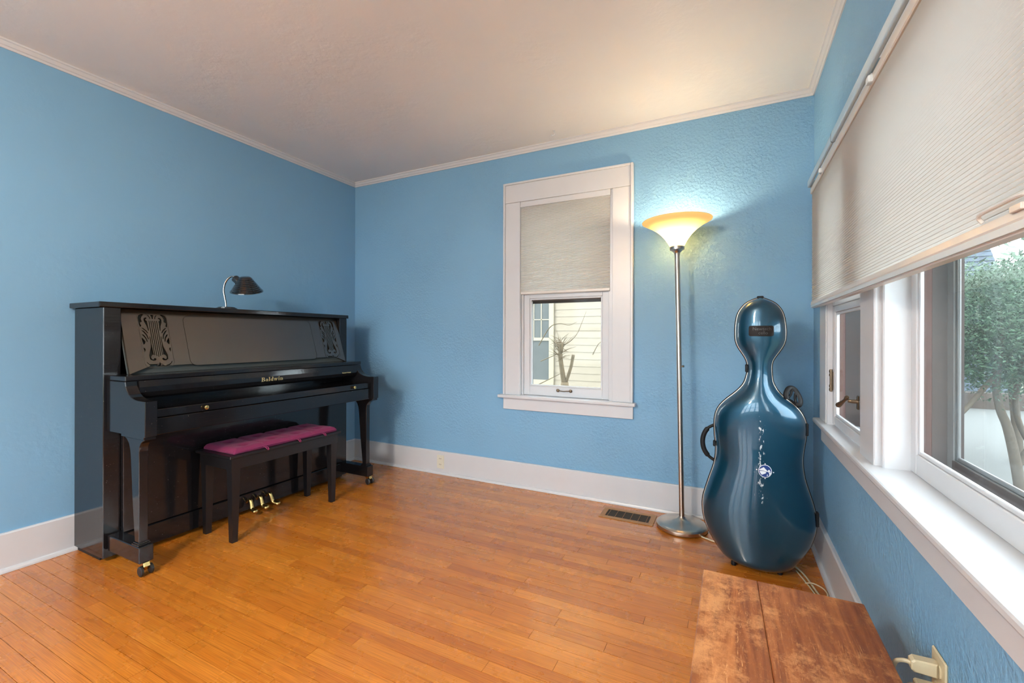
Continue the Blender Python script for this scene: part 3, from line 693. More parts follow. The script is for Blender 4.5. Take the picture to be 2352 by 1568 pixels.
for i in range(8):
    t0 = 0.010 + i * 0.0105; r0 = 0.037 + i * 0.0068
    prof += [(r0, t0), (r0 + 0.004, t0 + 0.003), (r0 + 0.0045, t0 + 0.008), (r0 + 0.003, t0 + 0.0095)]
prof += [(0.095, 0.094), (0.097, 0.100), (0.094, 0.100)]
inner = [(r - 0.003, t) for r, t in prof[::-1] if 0.02 < r < 0.095] + [(0, 0.008)]
sax = Vector((-0.07, 0.31, -0.95)).normalized()
obj('shade', lathe(nb(), prof + inner, (0.128, -0.012, 0.214), sax, 40), M['shade_black'], dl, local=True, smooth=35)
obj('bulb', lathe(nb(), [(0, 0.015), (0.015, 0.02), (0.016, 0.035), (0.026, 0.05), (0.026, 0.062), (0.015, 0.074), (0, 0.077)], (0.128, -0.012, 0.214), sax, 20), M['cream_plastic'], dl, local=True, smooth=180)

# ---------------------------------------------------------------- piano bench and cushion
bn = thing('piano_bench', (-2.646, 1.875, 0), 'black wooden piano bench with tapered legs in front of the piano', 'bench')
BB = M['bench_black']
obj('seat_board', bx(-2.815, -2.478, 1.487, 2.262, 0.479, 0.495, bev=0.003), BB, bn)
for a in ((-2.798, -2.495, 1.505, 1.520), (-2.798, -2.495, 2.229, 2.244)): obj('apron', bx(a[0], a[1], a[2], a[3], 0.414, 0.479), BB, bn)
for a in ((-2.798, -2.783), (-2.510, -2.495)): obj('apron', bx(a[0], a[1], 1.520, 2.229, 0.414, 0.479), BB, bn)
for x, dx in ((-2.497, -1), (-2.796, 1)):
    for yy, dy in ((1.507, 1), (2.242, -1)):
        b = nb(); taper(b, (x + dx * 0.0235, yy + dy * 0.0245, 0.001), (0.0155, 0.0155), (x + dx * 0.026, yy + dy * 0.026, 0.4785), (0.026, 0.026))
        obj('leg', b, BB, bn)
CX0, CX1, CY0, CY1 = -2.800, -2.502, 1.525, 2.240
b = nb(); NU, NV = 30, 72; top = []; bot = []
btn = [(-2.725 if j else -2.580, CY0 + (CY1 - CY0) * f) for j in (0, 1) for f in (0.135, 0.385, 0.62, 0.865)]
for i in range(NU + 1):
    rt, rb = [], []
    for j in range(NV + 1):
        u, v = i / NU, j / NV
        x = CX0 + (CX1 - CX0) * u; y = CY0 + (CY1 - CY0) * v
        e = min(u, 1 - u) * (CX1 - CX0); f = min(v, 1 - v) * (CY1 - CY0); m = min(e, f)
        hgt = 0.029 * (1 - (1 - min(1, m / 0.030)) ** 2.2) ** 0.5 + 0.004
        for bxx, byy in btn:
            d2 = (x - bxx) ** 2 + (y - byy) ** 2; hgt -= 0.020 * math.exp(-d2 / 0.0008)
        for s in (0.26, 0.50, 0.745): hgt -= 0.008 * math.exp(-((v - s) * (CY1 - CY0) / 0.010) ** 2)
        hgt -= 0.0035 * math.exp(-((u - 0.5) / 0.10) ** 2)
        if i in (0, NU) or j in (0, NV): hgt = 0.012
        rt.append(b.verts.new((x + 0.004 * math.sin(y * 17), y, 0.496 + max(hgt, 0.006)))); rb.append(b.verts.new((x, y, 0.4965)))
    top.append(rt); bot.append(rb)
for i in range(NU):
    for j in range(NV):
        b.faces.new((top[i][j], top[i + 1][j], top[i + 1][j + 1], top[i][j + 1])); b.faces.new((bot[i][j], bot[i][j + 1], bot[i + 1][j + 1], bot[i + 1][j]))
for j in range(NV):
    for i in (0, NU): b.faces.new((top[i][j], top[i][j + 1], bot[i][j + 1], bot[i][j]))
for i in range(NU):
    for j in (0, NV): b.faces.new((top[i][j], top[i + 1][j], bot[i + 1][j], bot[i][j]))
cu = thing('bench_cushion', (-2.651, 1.8825, 0.496), 'magenta tufted cushion lying on the piano bench', 'cushion')
obj('pad', b, M['cushion'], cu, smooth=180)
pp = [(p[0], p[1], 0.508) for p in rrect(CX0 + .002, CX1 - .002, CY0 + .002, CY1 - .002, 0.012, 3)]
obj('piping', tube(nb(), pp + [pp[0]], 0.0042, 6), M['cushion'], cu)
for bxx, byy in btn: obj('button', lathe(nb(), [(0, 0.004), (0.006, 0.003), (0.008, 0.0), (0.006, -0.004)], (bxx, byy, 0.512), n=10), M['cushion'], cu)
for yy in (1.705, 1.925, 2.120):
    b = nb(); tube(b, curve([(-2.506, yy - 0.005, 0.505), (-2.484, yy - 0.006, 0.503), (-2.4735, yy - 0.004, 0.494), (-2.4735, yy + 0.003, 0.488), (-2.4735, yy + 0.006, 0.495), (-2.486, yy + 0.006, 0.503), (-2.506, yy + 0.005, 0.505)], 4), 0.0030, 6)
    obj('tie_loop', b, M['cushion'], cu)

# ---------------------------------------------------------------- torchiere floor lamp
LB = Vector((-0.270, 2.875, 0)); LTp = Vector((-0.301, 2.875, 1.712)); lax = (LTp - Vector((-0.270, 2.875, 0.066))).normalized()
fl = thing('floor_lamp', LB, 'tall brushed nickel torchiere floor lamp with glowing amber glass bowl', 'lamp')
obj('base', lathe(nb(), [(0, 0.002), (0.138, 0.002), (0.146, 0.006), (0.148, 0.012), (0.147, 0.026), (0.141, 0.031), (0.139, 0.033), (0.120, 0.039), (0.088, 0.044), (0.080, 0.046), (0.070, 0.048), (0.035, 0.057), (0.022, 0.065), (0.018, 0.073), (0, 0.073)], LB, n=64), M['nickel'], fl, smooth=35)
pb = Vector((-0.270, 2.875, 0.066))
obj('pole', tube(nb(), [pb, LTp], 0.0152, 20), M['nickel'], fl, smooth=60)
for t in (0.36, 0.66): 
    q = pb.lerp(LTp, t); obj('pole_joint', tube(nb(), [q - lax * 0.002, q + lax * 0.002], 0.0157, 20), M['nickel'], fl, smooth=60)
q = pb.lerp(LTp, 0.560)
obj('switch_knob', lathe(nb(), [(0.004, 0.012), (0.004, 0.022), (0.007, 0.024), (0.007, 0.032), (0, 0.034)], q, (0.88, -0.47, 0), 12), M['nickel'], fl)
obj('collar', lathe(nb(), [(0.0155, -0.045), (0.0165, -0.040), (0.0165, -0.034), (0.021, -0.026), (0.036, -0.014), (0.042, -0.012), (0.043, 0.006), (0.040, 0.008), (0, 0.008)], LTp, lax, 32), M['nickel'], fl, smooth=40)
gp = [(0.0405, 0.004), (0.048, 0.022), (0.064, 0.050), (0.090, 0.083), (0.122, 0.113), (0.158, 0.138), (0.188, 0.154), (0.203, 0.163)]
gp = [(p.x, p.y) for p in curve([(r, t, 0) for r, t in gp], 3)]
gin = [(r - 0.004, t + 0.001) for r, t in gp[::-1]]
sh = obj('glass_shade', lathe(nb(), gp + [(0.2035, 0.166), (0.201, 0.1665)] + gin, LTp, lax, 64), M['lamp_glass'], fl, smooth=180)
def bulb_mat():
    t = NT('lit_bulb'); e = t.n('ShaderNodeEmission'); t.set(e, Color=(1.0, 0.82, 0.58), Strength=BULB); t.t.links.new(e.outputs[0], t.out.inputs[0]); return t.m
obj('bulb', lathe(nb(), [(0, 0.040), (0.014, 0.042), (0.022, 0.056), (0.030, 0.078), (0.031, 0.090), (0.024, 0.106), (0.010, 0.115), (0, 0.117)], LTp, lax, 20), bulb_mat(), fl, smooth=180)
obj('socket', lathe(nb(), [(0.016, 0.006), (0.016, 0.045), (0, 0.045)], LTp, lax, 16), M['cream_plastic'], fl)

# ---------------------------------------------------------------- cello case
RS = [(0.147, 1.360), (0.183, 1.346), (0.208, 1.322), (0.225, 1.295), (0.234, 1.263), (0.238, 1.228), (0.241, 1.194), (0.240, 1.162), (0.236, 1.139), (0.228, 1.119), (0.208, 1.087), (0.188, 1.057), (0.180, 1.034), (0.179, 1.005), (0.181, 0.970), (0.185, 0.937), (0.203, 0.900), (0.233, 0.864), (0.265, 0.842), (0.294, 0.814), (0.314, 0.781), (0.325, 0.752), (0.328, 0.715), (0.324, 0.668), (0.315, 0.609), (0.311, 0.565), (0.313, 0.525), (0.320, 0.475), (0.331, 0.434), (0.351, 0.369), (0.366, 0.308), (0.369, 0.257), (0.364, 0.212), (0.346, 0.150), (0.314, 0.091), (0.292, 0.054), (0.268, 0.026), (0.237, 0.014)]
LS = [(0.119, 1.362), (0.090, 1.355), (0.062, 1.335), (0.041, 1.309), (0.027, 1.279), (0.021, 1.243), (0.018, 1.201), (0.019, 1.153), (0.027, 1.123), (0.041, 1.099), (0.062, 1.066), (0.074, 1.037), (0.076, 1.001), (0.072, 0.971), (0.062, 0.933), (0.047, 0.909), (0.019, 0.878), (-0.026, 0.840), (-0.059, 0.801), (-0.074, 0.764), (-0.080, 0.712), (-0.078, 0.654), (-0.071, 0.596), (-0.072, 0.545), (-0.081, 0.493), (-0.098, 0.439), (-0.119, 0.370), (-0.133, 0.319), (-0.137, 0.277), (-0.133, 0.224), (-0.120, 0.176), (-0.100, 0.131), (-0.071, 0.081), (-0.049, 0.048), (-0.027, 0.030), (0.013, 0.018), (0.060, 0.013)]
ZT, ZB, YC = 1.366, 0.012, 2.575
def side(z, P, xt):
    pts = [(xt, ZT)] + P
    if z >= pts[0][1]: return xt
    for (xa, za), (xb, zb) in zip(pts, pts[1:]):
        if zb <= z <= za: return xb + (xa - xb) * (z - zb) / max(za - zb, 1e-6)
    return pts[-1][0]
def smooth_side(z, P, xt):
    k = 0.012; k = min(k, max(ZT - z, 0), max(z - ZB, 0))
    return (side(z - k, P, xt) + 2 * side(z, P, xt) + side(z + k, P, xt)) / 4
def zrow(i, n):
    t = i / n; return ZB + (ZT - ZB) * (0.5 - 0.5 * math.cos(math.pi * t)) * 0.55 + (ZT - ZB) * t * 0.45
def dmax(z, front):
    if z > 1.0: d = 0.082 + 0.010 * math.exp(-((z - 1.19) / 0.09) ** 2)
    elif z > 0.80: s = (1.0 - z) / 0.20; s = s * s * (3 - 2 * s); d = 0.082 + 0.040 * s
    else: d = 0.122
    if not front: d *= 1.05
    e = min(max(ZT - z, 0) / 0.075, 1); d *= (1 - (1 - e) ** 2.3) ** 0.5
    e = min(max(z - ZB, 0) / 0.055, 1); d *= 0.35 + 0.65 * (1 - (1 - e) ** 2.6) ** 0.5
    return d
def rowx(z): a, c = smooth_side(z, LS, 0.132), smooth_side(z, RS, 0.133); return (a + c) / 2, max((c - a) / 2, 0.0005)
def depth(x, z, front=True):
    c, w = rowx(z); t = min(1, abs(x - c) / w)
    return dmax(z, front) * (0.84 * (1 - t ** 2.7) ** 0.5 + 0.16 * (1 - t ** 1.35))
cc = thing('cello_case', (0.125, YC, 0), 'glossy teal hard cello case standing upright in the corner', 'cello case')
for nm, sg in (('front_shell', -1), ('back_shell', 1)):
    b = nb(); NR, NC = 130, 40; g = []
    for i in range(NR + 1):
        z = zrow(i, NR); c, w = rowx(z)
        g.append([b.verts.new((c + w * (-math.cos(math.pi * j / NC)), YC + sg * (0.006 + depth(c + w * (-math.cos(math.pi * j / NC)), z, sg < 0)), z)) for j in range(NC + 1)])
    for i in range(NR):
        for j in range(NC): b.faces.new((g[i][j], g[i][j + 1], g[i + 1][j + 1], g[i + 1][j]))
    b.faces.new(g[0]); b.faces.new(g[-1])
    obj(nm, b, M['teal'], cc, smooth=180)
zz = [zrow(i, 90) for i in range(91)]
loop = [(rowx(z)[0] - rowx(z)[1] - 0.0005, YC, z) for z in zz] + [(rowx(z)[0] + rowx(z)[1] + 0.0005, YC, z) for z in zz[::-1]]
obj('seam_rim', tube(nb(), loop + [loop[0]], 0.0062, 8), M['rubber'], cc, smooth=180)
obj('edge_trim', tube(nb(), [(p[0], YC - 0.007, p[2]) for p in loop + [loop[0]]], 0.0026, 6), M['nickel'], cc, smooth=180)
# side carrying handle, left
b = nb(); pts = curve([(-0.082, YC, 0.700), (-0.110, YC, 0.682), (-0.130, YC, 0.650), (-0.138, YC, 0.608), (-0.130, YC, 0.565), (-0.108, YC, 0.532), (-0.078, YC, 0.512)], 5)
n = len(pts); tube(b, pts, [0.0065 if (i < 6 or i > n - 7) else 0.0105 for i in range(n)], 10, flat=1.2)
obj('side_handle', b, M['rubber'], cc, smooth=60)
# shoulder strap loop, right
b = nb()
tube(b, curve([(0.244, YC - 0.03, 0.862), (0.240, YC - 0.03, 0.885), (0.252, YC - 0.02, 0.912), (0.272, YC - 0.01, 0.915), (0.290, YC - 0.01, 0.893), (0.302, YC - 0.02, 0.860), (0.298, YC - 0.03, 0.838), (0.284, YC - 0.03, 0.834)], 5), 0.0075, 8, flat=1.6)
tube(b, curve([(0.252, YC - 0.02, 0.868), (0.262, YC - 0.015, 0.885), (0.268, YC - 0.012, 0.905)], 4), 0.006, 8)
tube(b, curve([(0.284, YC - 0.02, 0.844), (0.280, YC - 0.015, 0.865), (0.282, YC - 0.012, 0.890)], 4), 0.006, 8)
tube(b, curve([(0.236, YC, 0.868), (0.262, YC, 0.852), (0.290, YC, 0.830)], 4), 0.006, 8)
obj('strap_loop', b, M['rubber'], cc, smooth=60)
for x, z, h in ((0.071, 1.006, 0.020), (-0.079, 0.605, 0.014), (0.330, 0.716, 0.030), (0.373, 0.285, 0.034), (0.133, 1.368, 0.0)):
    if h: obj('latch', bx(x - 0.008, x + 0.006, YC - 0.02, YC + 0.012, z - h, z + h, bev=0.003), M['rubber'], cc)
    else: obj('top_latch', bx(x - 0.018, x + 0.012, YC - 0.012, YC + 0.012, z - 0.006, z + 0.007, bev=0.003), M['rubber'], cc)
for x in (0.012, 0.215):
    obj('foot', lathe(nb(), [(0, 0.001), (0.012, 0.001), (0.013, 0.01), (0.010, 0.03), (0, 0.03)], (x, YC - 0.045, 0), n=14), M['rubber'], cc)
def on_case(p, lift): return (p[0], YC - 0.006 - depth(p[0], p[1]) - lift, p[1])
def decal(name, poly, mat, lift, par):
    b = nb(); vs = [b.verts.new((p[0], 0, p[1])) for p in poly]; es = [b.edges.new((vs[i], vs[(i + 1) % len(vs)])) for i in range(len(vs))]
    bmesh.ops.triangle_fill(b, use_beauty=True, edges=es, normal=(0, -1, 0))
    bmesh.ops.subdivide_edges(b, edges=b.edges[:], cuts=2, use_grid_fill=True)
    bmesh.ops.triangulate(b, faces=b.faces[:])
    for v in b.verts: v.co = Vector(on_case((v.co.x, v.co.z), lift))
    return obj(name, b, mat, par)
# embossed badge on the head
pl = decal('name_plate', rrect(0.076, 0.184, 1.170, 1.222, 0.009, 4), M['plate_dark'], 0.0015, cc)
yb = min(on_case((x, 1.196), 0.0032)[1] for x in (0.08, 0.10, 0.13, 0.16, 0.18))
RX = Matrix(((1, 0, 0, 0), (0, 0, -1, 0), (0, 1, 0, 0), (0, 0, 0, 1)))
for s, x, z in (('Newtech', 0.133, 1.206), ('cello', 0.138, 1.186)):
    t = text_mesh(s, 0.022, Matrix.Translation((x, 0, z)) @ RX, M['plate_grey'], 'badge_lettering', pl, ext=0.0)
    for v in t.data.vertices:
        w = v.co + root_loc(pl); w = Vector(on_case((w.x, w.z), 0.0022)); v.co = w - root_loc(pl)
# round mountain emblem
ex, ez, er = 0.146, 0.520, 0.0310
def circ(r, n=40): return [(ex + 0.93 * r * math.cos(2 * math.pi * k / n), ez + r * math.sin(2 * math.pi * k / n)) for k in range(n)]
em = decal('emblem', circ(er), M['decal_white'], 0.0010, cc)
decal('emblem_field', circ(er * 0.91), M['decal_blue'], 0.0016, em)
E_ = lambda pts: [(ex + 0.93 * (x - 1210) / 345 * er, ez - (y - 815) / 345 * er) for x, y in pts]
decal('emblem_peak', E_([(905, 745), (1140, 605), (1330, 800), (1300, 845), (1130, 800), (900, 770)]), M['decal_white'], 0.0022, em)
decal('emblem_peak', E_([(1325, 805), (1410, 710), (1500, 830), (1330, 838)]), M['decal_white'], 0.0022, em)
decal('emblem_shore', E_([(925, 810), (1130, 822), (1230, 840), (1270, 885), (1235, 930), (1040, 1022), (960, 920)]), M['decal_white'], 0.0022, em)
decal('emblem_shore', E_([(1345, 855), (1505, 860), (1490, 950), (1385, 1072), (1420, 960), (1410, 890)]), M['decal_white'], 0.0022, em)
decal('emblem_flame', E_([(1325, 960), (1348, 1020), (1312, 1098), (1290, 1020)]), M['decal_white'], 0.0022, em)
for dx, dz in ((0, 1.12), (0, -1.12), (1.14, -0.10), (-1.16, 0.12)):
    cx_, cz_ = ex + er * dx, ez + er * dz; r = 0.0034
    decal('emblem_point', [(cx_ - r, cz_), (cx_, cz_ - r), (cx_ + r, cz_), (cx_, cz_ + r)], M['decal_white'], 0.0012, em)

# ---------------------------------------------------------------- low table in the foreground
tb = thing('coffee_table', (0.127, 1.05, 0), 'low worn brown pine table in front of the window', 'table')
TY0, TY1 = 0.55, 1.545
b = nb(); prism(b, [(-0.080, TY0), (0.0985, TY0), (0.0715, TY1), (-0.080, TY1)], 0.398, 0.420, 'z', bev=0.003); obj('top_board', b, M['pine'], tb)
b = nb(); prism(b, [(0.0997, TY0), (0.334, TY0), (0.334, TY1), (0.0727, TY1)], 0.398, 0.420, 'z', bev=0.003); obj('top_board', b, M['pine'], tb)
for a in ((-0.06, 0.314, TY0 + .02, TY0 + .04), (-0.06, 0.314, TY1 - .04, TY1 - .02), (-0.06, -0.04, TY0 + .04, TY1 - .04), (0.294, 0.314, TY0 + .04, TY1 - .04)):
    obj('apron', bx(*a, 0.310, 0.398, bev=0.002), M['pine'], tb)
for x in (-0.040, 0.294 - 0.045):
    for yy in (TY0 + 0.04, TY1 - 0.085): obj('leg', bx(x, x + 0.045, yy, yy + 0.045, 0.001, 0.398, bev=0.003), M['pine'], tb)

# ---------------------------------------------------------------- outlets, plug, cords, vent, hook
ob = thing('wall_outlet', (-2.203, D - 0.018, 0.105), 'cream duplex outlet plate set in the back baseboard', 'outlet')
obj('cover_plate', bx(-2.239, -2.167, D - 0.0235, D - 0.018, 0.049, 0.162, bev=0.002), M['cream_plastic'], ob)
for z in (0.081, 0.130):
    r = obj('receptacle', prism(nb(), rrect(-2.220, -2.186, z - 0.014, z + 0.014, 0.008, 3), D - 0.026, D - 0.0235, 'y'), M['cream_plastic'], ob)
    for x in (-2.211, -2.197): obj('slot', bx(x - 0.0015, x + 0.0015, D - 0.0268, D - 0.026, z - 0.002, z + 0.008), M['slot'], r)
orr = thing('wall_outlet', (XR, 1.335, 0.39), 'ivory outlet plate on the right wall below the window apron', 'outlet')
obj('cover_plate', bx(XR - 0.006, XR, 1.296, 1.372, 0.328, 0.444, bev=0.003), M['ivory'], orr)
for z in (0.361, 0.409):
    obj('receptacle', prism(nb(), rrect(1.316, 1.352, z - 0.014, z + 0.014, 0.008, 3), XR - 0.0085, XR - 0.006, 'x'), M['ivory'], orr)
pc = thing('power_cord', (0.40, 1.45, 0.0), 'ivory plug and cord running from the right wall outlet down to the floor', 'cord')
pz = 0.409; py = 1.334
b = nb(); prism(b, [(XR - 0.0095, pz - 0.016), (XR - 0.0095, pz + 0.016), (XR - 0.050, pz + 0.015), (XR - 0.056, pz + 0.009), (XR - 0.056, pz - 0.009), (XR - 0.050, pz - 0.014)], py - 0.013, py + 0.013, 'y', bev=0.003)
obj('plug', b, M['ivory'], pc)
b = nb()
cp = curve([(XR - 0.054, py, pz), (XR - 0.066, py + 0.004, pz - 0.001), (XR - 0.079, py + 0.012, pz - 0.014), (XR - 0.082, py + 0.018, pz - 0.045), (XR - 0.076, py + 0.02, 0.30), (XR - 0.070, py + 0.05, 0.15), (XR - 0.066, 1.46, 0.03), (XR - 0.070, 1.56, 0.007), (0.372, 1.70, 0.0055), (0.378, 1.90, 0.0055), (0.368, 2.05, 0.0055), (0.378, 2.25, 0.0055), (0.350, 2.42, 0.0055), (0.30, 2.62, 0.0055), (0.18, 2.74, 0.0055), (0.05, 2.72, 0.0055), (-0.05, 2.74, 0.0055), (-0.13, 2.775, 0.0055), (-0.155, 2.79, 0.0055)], 6)
tube(b, cp, 0.0048, 8)
obj('cable', b, M['cord'], pc, smooth=180)
ad = thing('extension_lead', (0.33, 2.36, 0.0), 'thin pale lead with small black connector on floor beside cello case', 'cord')
b = nb(); tube(b, curve([(0.31, 2.46, 0.016), (0.345, 2.47, 0.017), (0.380, 2.44, 0.015), (0.386, 2.39, 0.015), (0.366, 2.345, 0.022), (0.322, 2.345, 0.016)], 6), 0.003, 8); obj('cable', b, M['cord'], ad, smooth=180)
b = nb(); box(b, 0.296, 0.328, 2.325, 2.360, 0.001, 0.026, bev=0.006, seg=2); obj('connector', b, M['rubber'], ad)
b = nb(); tube(b, curve([(0.385, 1.60, 0.0042), (0.350, 1.75, 0.0042), (0.352, 2.0, 0.0042), (0.362, 2.2, 0.0042), (0.34, 2.40, 0.0042), (0.29, 2.60, 0.0042)], 6), 0.0035, 8)
lc = thing('lamp_cord', (0.36, 1.7, 0), 'lower ivory plug and thin cord leading along the right baseboard', 'cord')
tube(b, curve([(XR - 0.046, 1.334, 0.361), (XR - 0.060, 1.338, 0.350), (XR - 0.064, 1.35, 0.30), (XR - 0.055, 1.40, 0.12), (XR - 0.048, 1.50, 0.012), (0.385, 1.60, 0.0042)], 5), 0.0035, 8)
obj('cable', b, M['cord'], lc, smooth=180)
b = nb(); box(b, XR - 0.048, XR - 0.0095, 1.322, 1.346, 0.350, 0.372, bev=0.004); obj('plug', b, M['ivory'], lc)
vt = thing('floor_vent', (-0.60, 2.9, 0), 'tan metal floor register with dark slats beside the floor lamp', 'vent')
b = nb(); vx0, vx1, vy0, vy1 = -0.770, -0.432, 2.812, 2.992; ix0, ix1, iy0, iy1 = -0.738, -0.464, 2.846, 2.958
for a in ((vx0, vx1, vy0, iy0), (vx0, vx1, iy1, vy1), (vx0, ix0, iy0, iy1), (ix1, vx1, iy0, iy1)): box(b, *a, 0.0006, 0.0045, bev=0.001)
obj('frame', b, M['vent_brass'], vt)
obj('duct', bx(ix0, ix1, iy0, iy1, 0.0003, 0.0009), M['slot'], vt)
for k in range(9):
    yy = iy0 + 0.006 + k * (iy1 - iy0 - 0.012) / 8
    b = nb(); prism(b, [(yy - 0.003, 0.0012), (yy + 0.001, 0.0012), (yy + 0.004, 0.0040), (yy, 0.0040)], ix0, ix1, 'x'); obj('slat', b, M['vent_dark'], vt)
for k in range(6):
    xx = ix0 + 0.016 + k * (ix1 - ix0 - 0.032) / 5; obj('crossbar', bx(xx - 0.001, xx + 0.001, iy0, iy1, 0.0012, 0.0046), M['vent_brass'], vt)
b = nb(); hx, hy = -1.128, 2.917
tube(b, curve([(hx, hy, H), (hx, hy, H - 0.010), (hx + 0.012, hy - 0.004, H - 0.022), (hx + 0.006, hy - 0.006, H - 0.036), (hx - 0.012, hy - 0.004, H - 0.034), (hx - 0.018, hy, H - 0.024)], 5), 0.0022, 8)
lathe(b, [(0, 0), (0.009, 0), (0.009, -0.002), (0, -0.003)], (hx, hy, H), n=12)
tag(obj('ceiling_hook', b, M['trim'], base=(hx, hy, H), smooth=180), 'tiny white hook screwed into the ceiling near the back wall', 'hook')

# ---------------------------------------------------------------- outside: neighbour's house, trees, ground
struct('ground', bx(-30, 45, -25, 60, -0.95, -0.80), M['ground'])
struct('driveway', bx(0.9, 16, 3.6, 16.6, -0.80, -0.785), M['concrete'])
struct('sky_blocking_storey', bx(XL - T, XR + T, YF - T, D + T, H + 0.1, 5.6), M['outer'])  # unseen storey added to block sky light falling on the cream siding
b = nb(); prism(b, [(XL - T, 5.6), (XR + T + 0.5, 5.6), (XR + T + 0.5, 5.75), ((XL + XR) / 2, 7.6), (XL - T, 6.2)], YF - T, D + T + 0.45, 'y'); struct('sky_blocking_roof', b, M['shingle'])  # unseen top with eaves, added to block more sky above the siding
hs = thing('neighbour_house', (-2.0, 6.9, -0.8), 'cream clapboard house beyond the back window', 'house')
obj('wall', bx(-7, 1.5, 6.83, 12, -0.8, 6.4), M['siding'], hs)
b = nb(); prism(b, [(6.83, 0.0), (6.8235, 0.0), (6.829, 0.117), (6.83, 0.117)], -7, 1.5, 'x'); sm = None
for k in range(60):
    if sm is None:
        first = obj('clapboard', b, M['siding'], hs); sm = first.data; first.location.z = -0.8 + 0.8
        z0 = first.location.z
    else:
        o = bpy.data.objects.new('clapboard', sm); COL.objects.link(o); o.parent = hs
        o.location = first.location; o.location.z = z0 + 0.115 * k
first.location.z = z0
nw = thing('neighbour_window', (-2.95, 6.8, 0.44)); nw.parent = hs; nw.location = Vector((-2.95, 6.8, 0.44)) - Vector(hs.location)
obj('glazing', bx(-3.25, -2.70, 6.800, 6.812, 0.45, 2.05), M['far_glass'], nw)
b = nb()
for a in ((-2.70, -2.62, 0.36, 2.15), (-3.33, -3.25, 0.36, 2.15), (-3.25, -2.70, 0.36, 0.45), (-3.25, -2.70, 2.05, 2.15), (-3.25, -2.70, 1.10, 1.15)): box(b, a[0], a[1], 6.785, 6.815, a[2], a[3])
obj('frame', b, M['siding_trim'], nw)
b = nb()
for x in (-3.11, -2.975, -2.84): box(b, x - 0.008, x + 0.008, 6.792, 6.802, 1.15, 2.05)
for z in (1.45, 1.75): box(b, -3.25, -2.70, 6.792, 6.802, z - 0.008, z + 0.008)
obj('muntins', b, M['siding_trim'], nw)
bt = thing('bare_tree', (-1.86, 5.2, -0.8), 'small pollarded bare tree in front of the cream house', 'tree')
b = nb(); tube(b, curve([(-1.85, 5.2, -0.8), (-1.85, 5.2, 0.2), (-1.856, 5.2, 0.60)], 5), [0.05] * 10 + [0.045], 10)
tube(b, curve([(-1.857, 5.2, 0.55), (-1.891, 5.2, 0.748), (-1.915, 5.2, 0.938), (-1.903, 5.2, 1.09)], 5), [0.034 - 0.0008 * i + (0.010 if i > 11 else 0) for i in range(16)], 9)
tube(b, curve([(-1.855, 5.2, 0.55), (-1.815, 5.2, 0.67), (-1.772, 5.2, 0.807), (-1.744, 5.2, 0.945)], 5), 0.020, 9)
obj('trunk', b, M['twig'], bt, smooth=180)
b = nb()
for k in range(60):
    s = Vector((-1.908 + random.uniform(-.03, .03), 5.2 + random.uniform(-.02, .02), random.uniform(0.86, 1.13))); an = random.uniform(0, 2 * math.pi); L = random.uniform(0.06, 0.20)
    d = Vector((math.cos(an), random.uniform(-.5, .5), math.sin(an) * 0.7 + 0.35)); 
    tube(b, [s, s + d * L * .5 + Vector((0, 0, .01)), s + d * L], [0.004, 0.003, 0.0012], 4)
for pts in ([(-1.89, 5.2, 1.06), (-1.80, 5.2, 1.10), (-1.70, 5.2, 1.20), (-1.64, 5.2, 1.33), (-1.58, 5.2, 1.48)], [(-2.25, 5.3, 1.05), (-2.08, 5.25, 1.28), (-1.93, 5.2, 1.33), (-1.80, 5.2, 1.31), (-1.70, 5.2, 1.35)],
            [(-1.50, 5.2, 0.95), (-1.43, 5.2, 1.08), (-1.36, 5.2, 1.12)], [(-2.2, 5.25, 0.85), (-2.0, 5.2, 0.93), (-1.90, 5.2, 0.98)], [(-2.2, 5.2, 0.56), (-2.0, 5.2, 0.66), (-1.87, 5.2, 0.73)]):
    c_ = curve(pts, 5); tube(b, c_, [0.007 - 0.005 * i / len(c_) for i in range(len(c_))], 5)
obj('twigs', b, M['twig'], bt)
def bush(name, c, rad, n, size, mat, label, cat, trunk=None, seed=1, flat=1.0, shell=0.0):
    rng = random.Random(seed); t = thing(name, (c[0], c[1], -0.8), label, cat)
    b = nb()
    cl = []
    for k in range(max(8, n // 90)):
        while True:
            p = Vector((rng.uniform(-1, 1), rng.uniform(-1, 1), rng.uniform(-1, 1)))
            if shell < p.length < 1: break
        cl.append(Vector((c[0] + p.x * rad[0], c[1] + p.y * rad[1], c[2] + p.z * rad[2])))
    for k in range(n):
        q = rng.choice(cl); p = q + Vector((rng.gauss(0, 1), rng.gauss(0, 1), rng.gauss(0, 0.8))) * rad[2] * 0.17
        d = Vector((rng.uniform(-1, 1), rng.uniform(-1, 1), rng.uniform(-0.6, 1))).normalized(); u = d.orthogonal().normalized(); s = size * rng.uniform(0.6, 1.4)
        vs = [b.verts.new(p), b.verts.new(p + d * s * .5 + u * s * .22), b.verts.new(p + d * s), b.verts.new(p + d * s * .5 - u * s * .22)]
        b.faces.new(vs)
    tag(obj('foliage', b, mat, t), kind='stuff')
    if trunk:
        b = nb()
        for pts, r0, r1 in trunk:
            c_ = curve(pts, 5); tube(b, c_, [r0 + (r1 - r0) * i / (len(c_) - 1) for i in range(len(c_))], 9)
        obj('trunk', b, M['bark'], t, smooth=180)
    return t
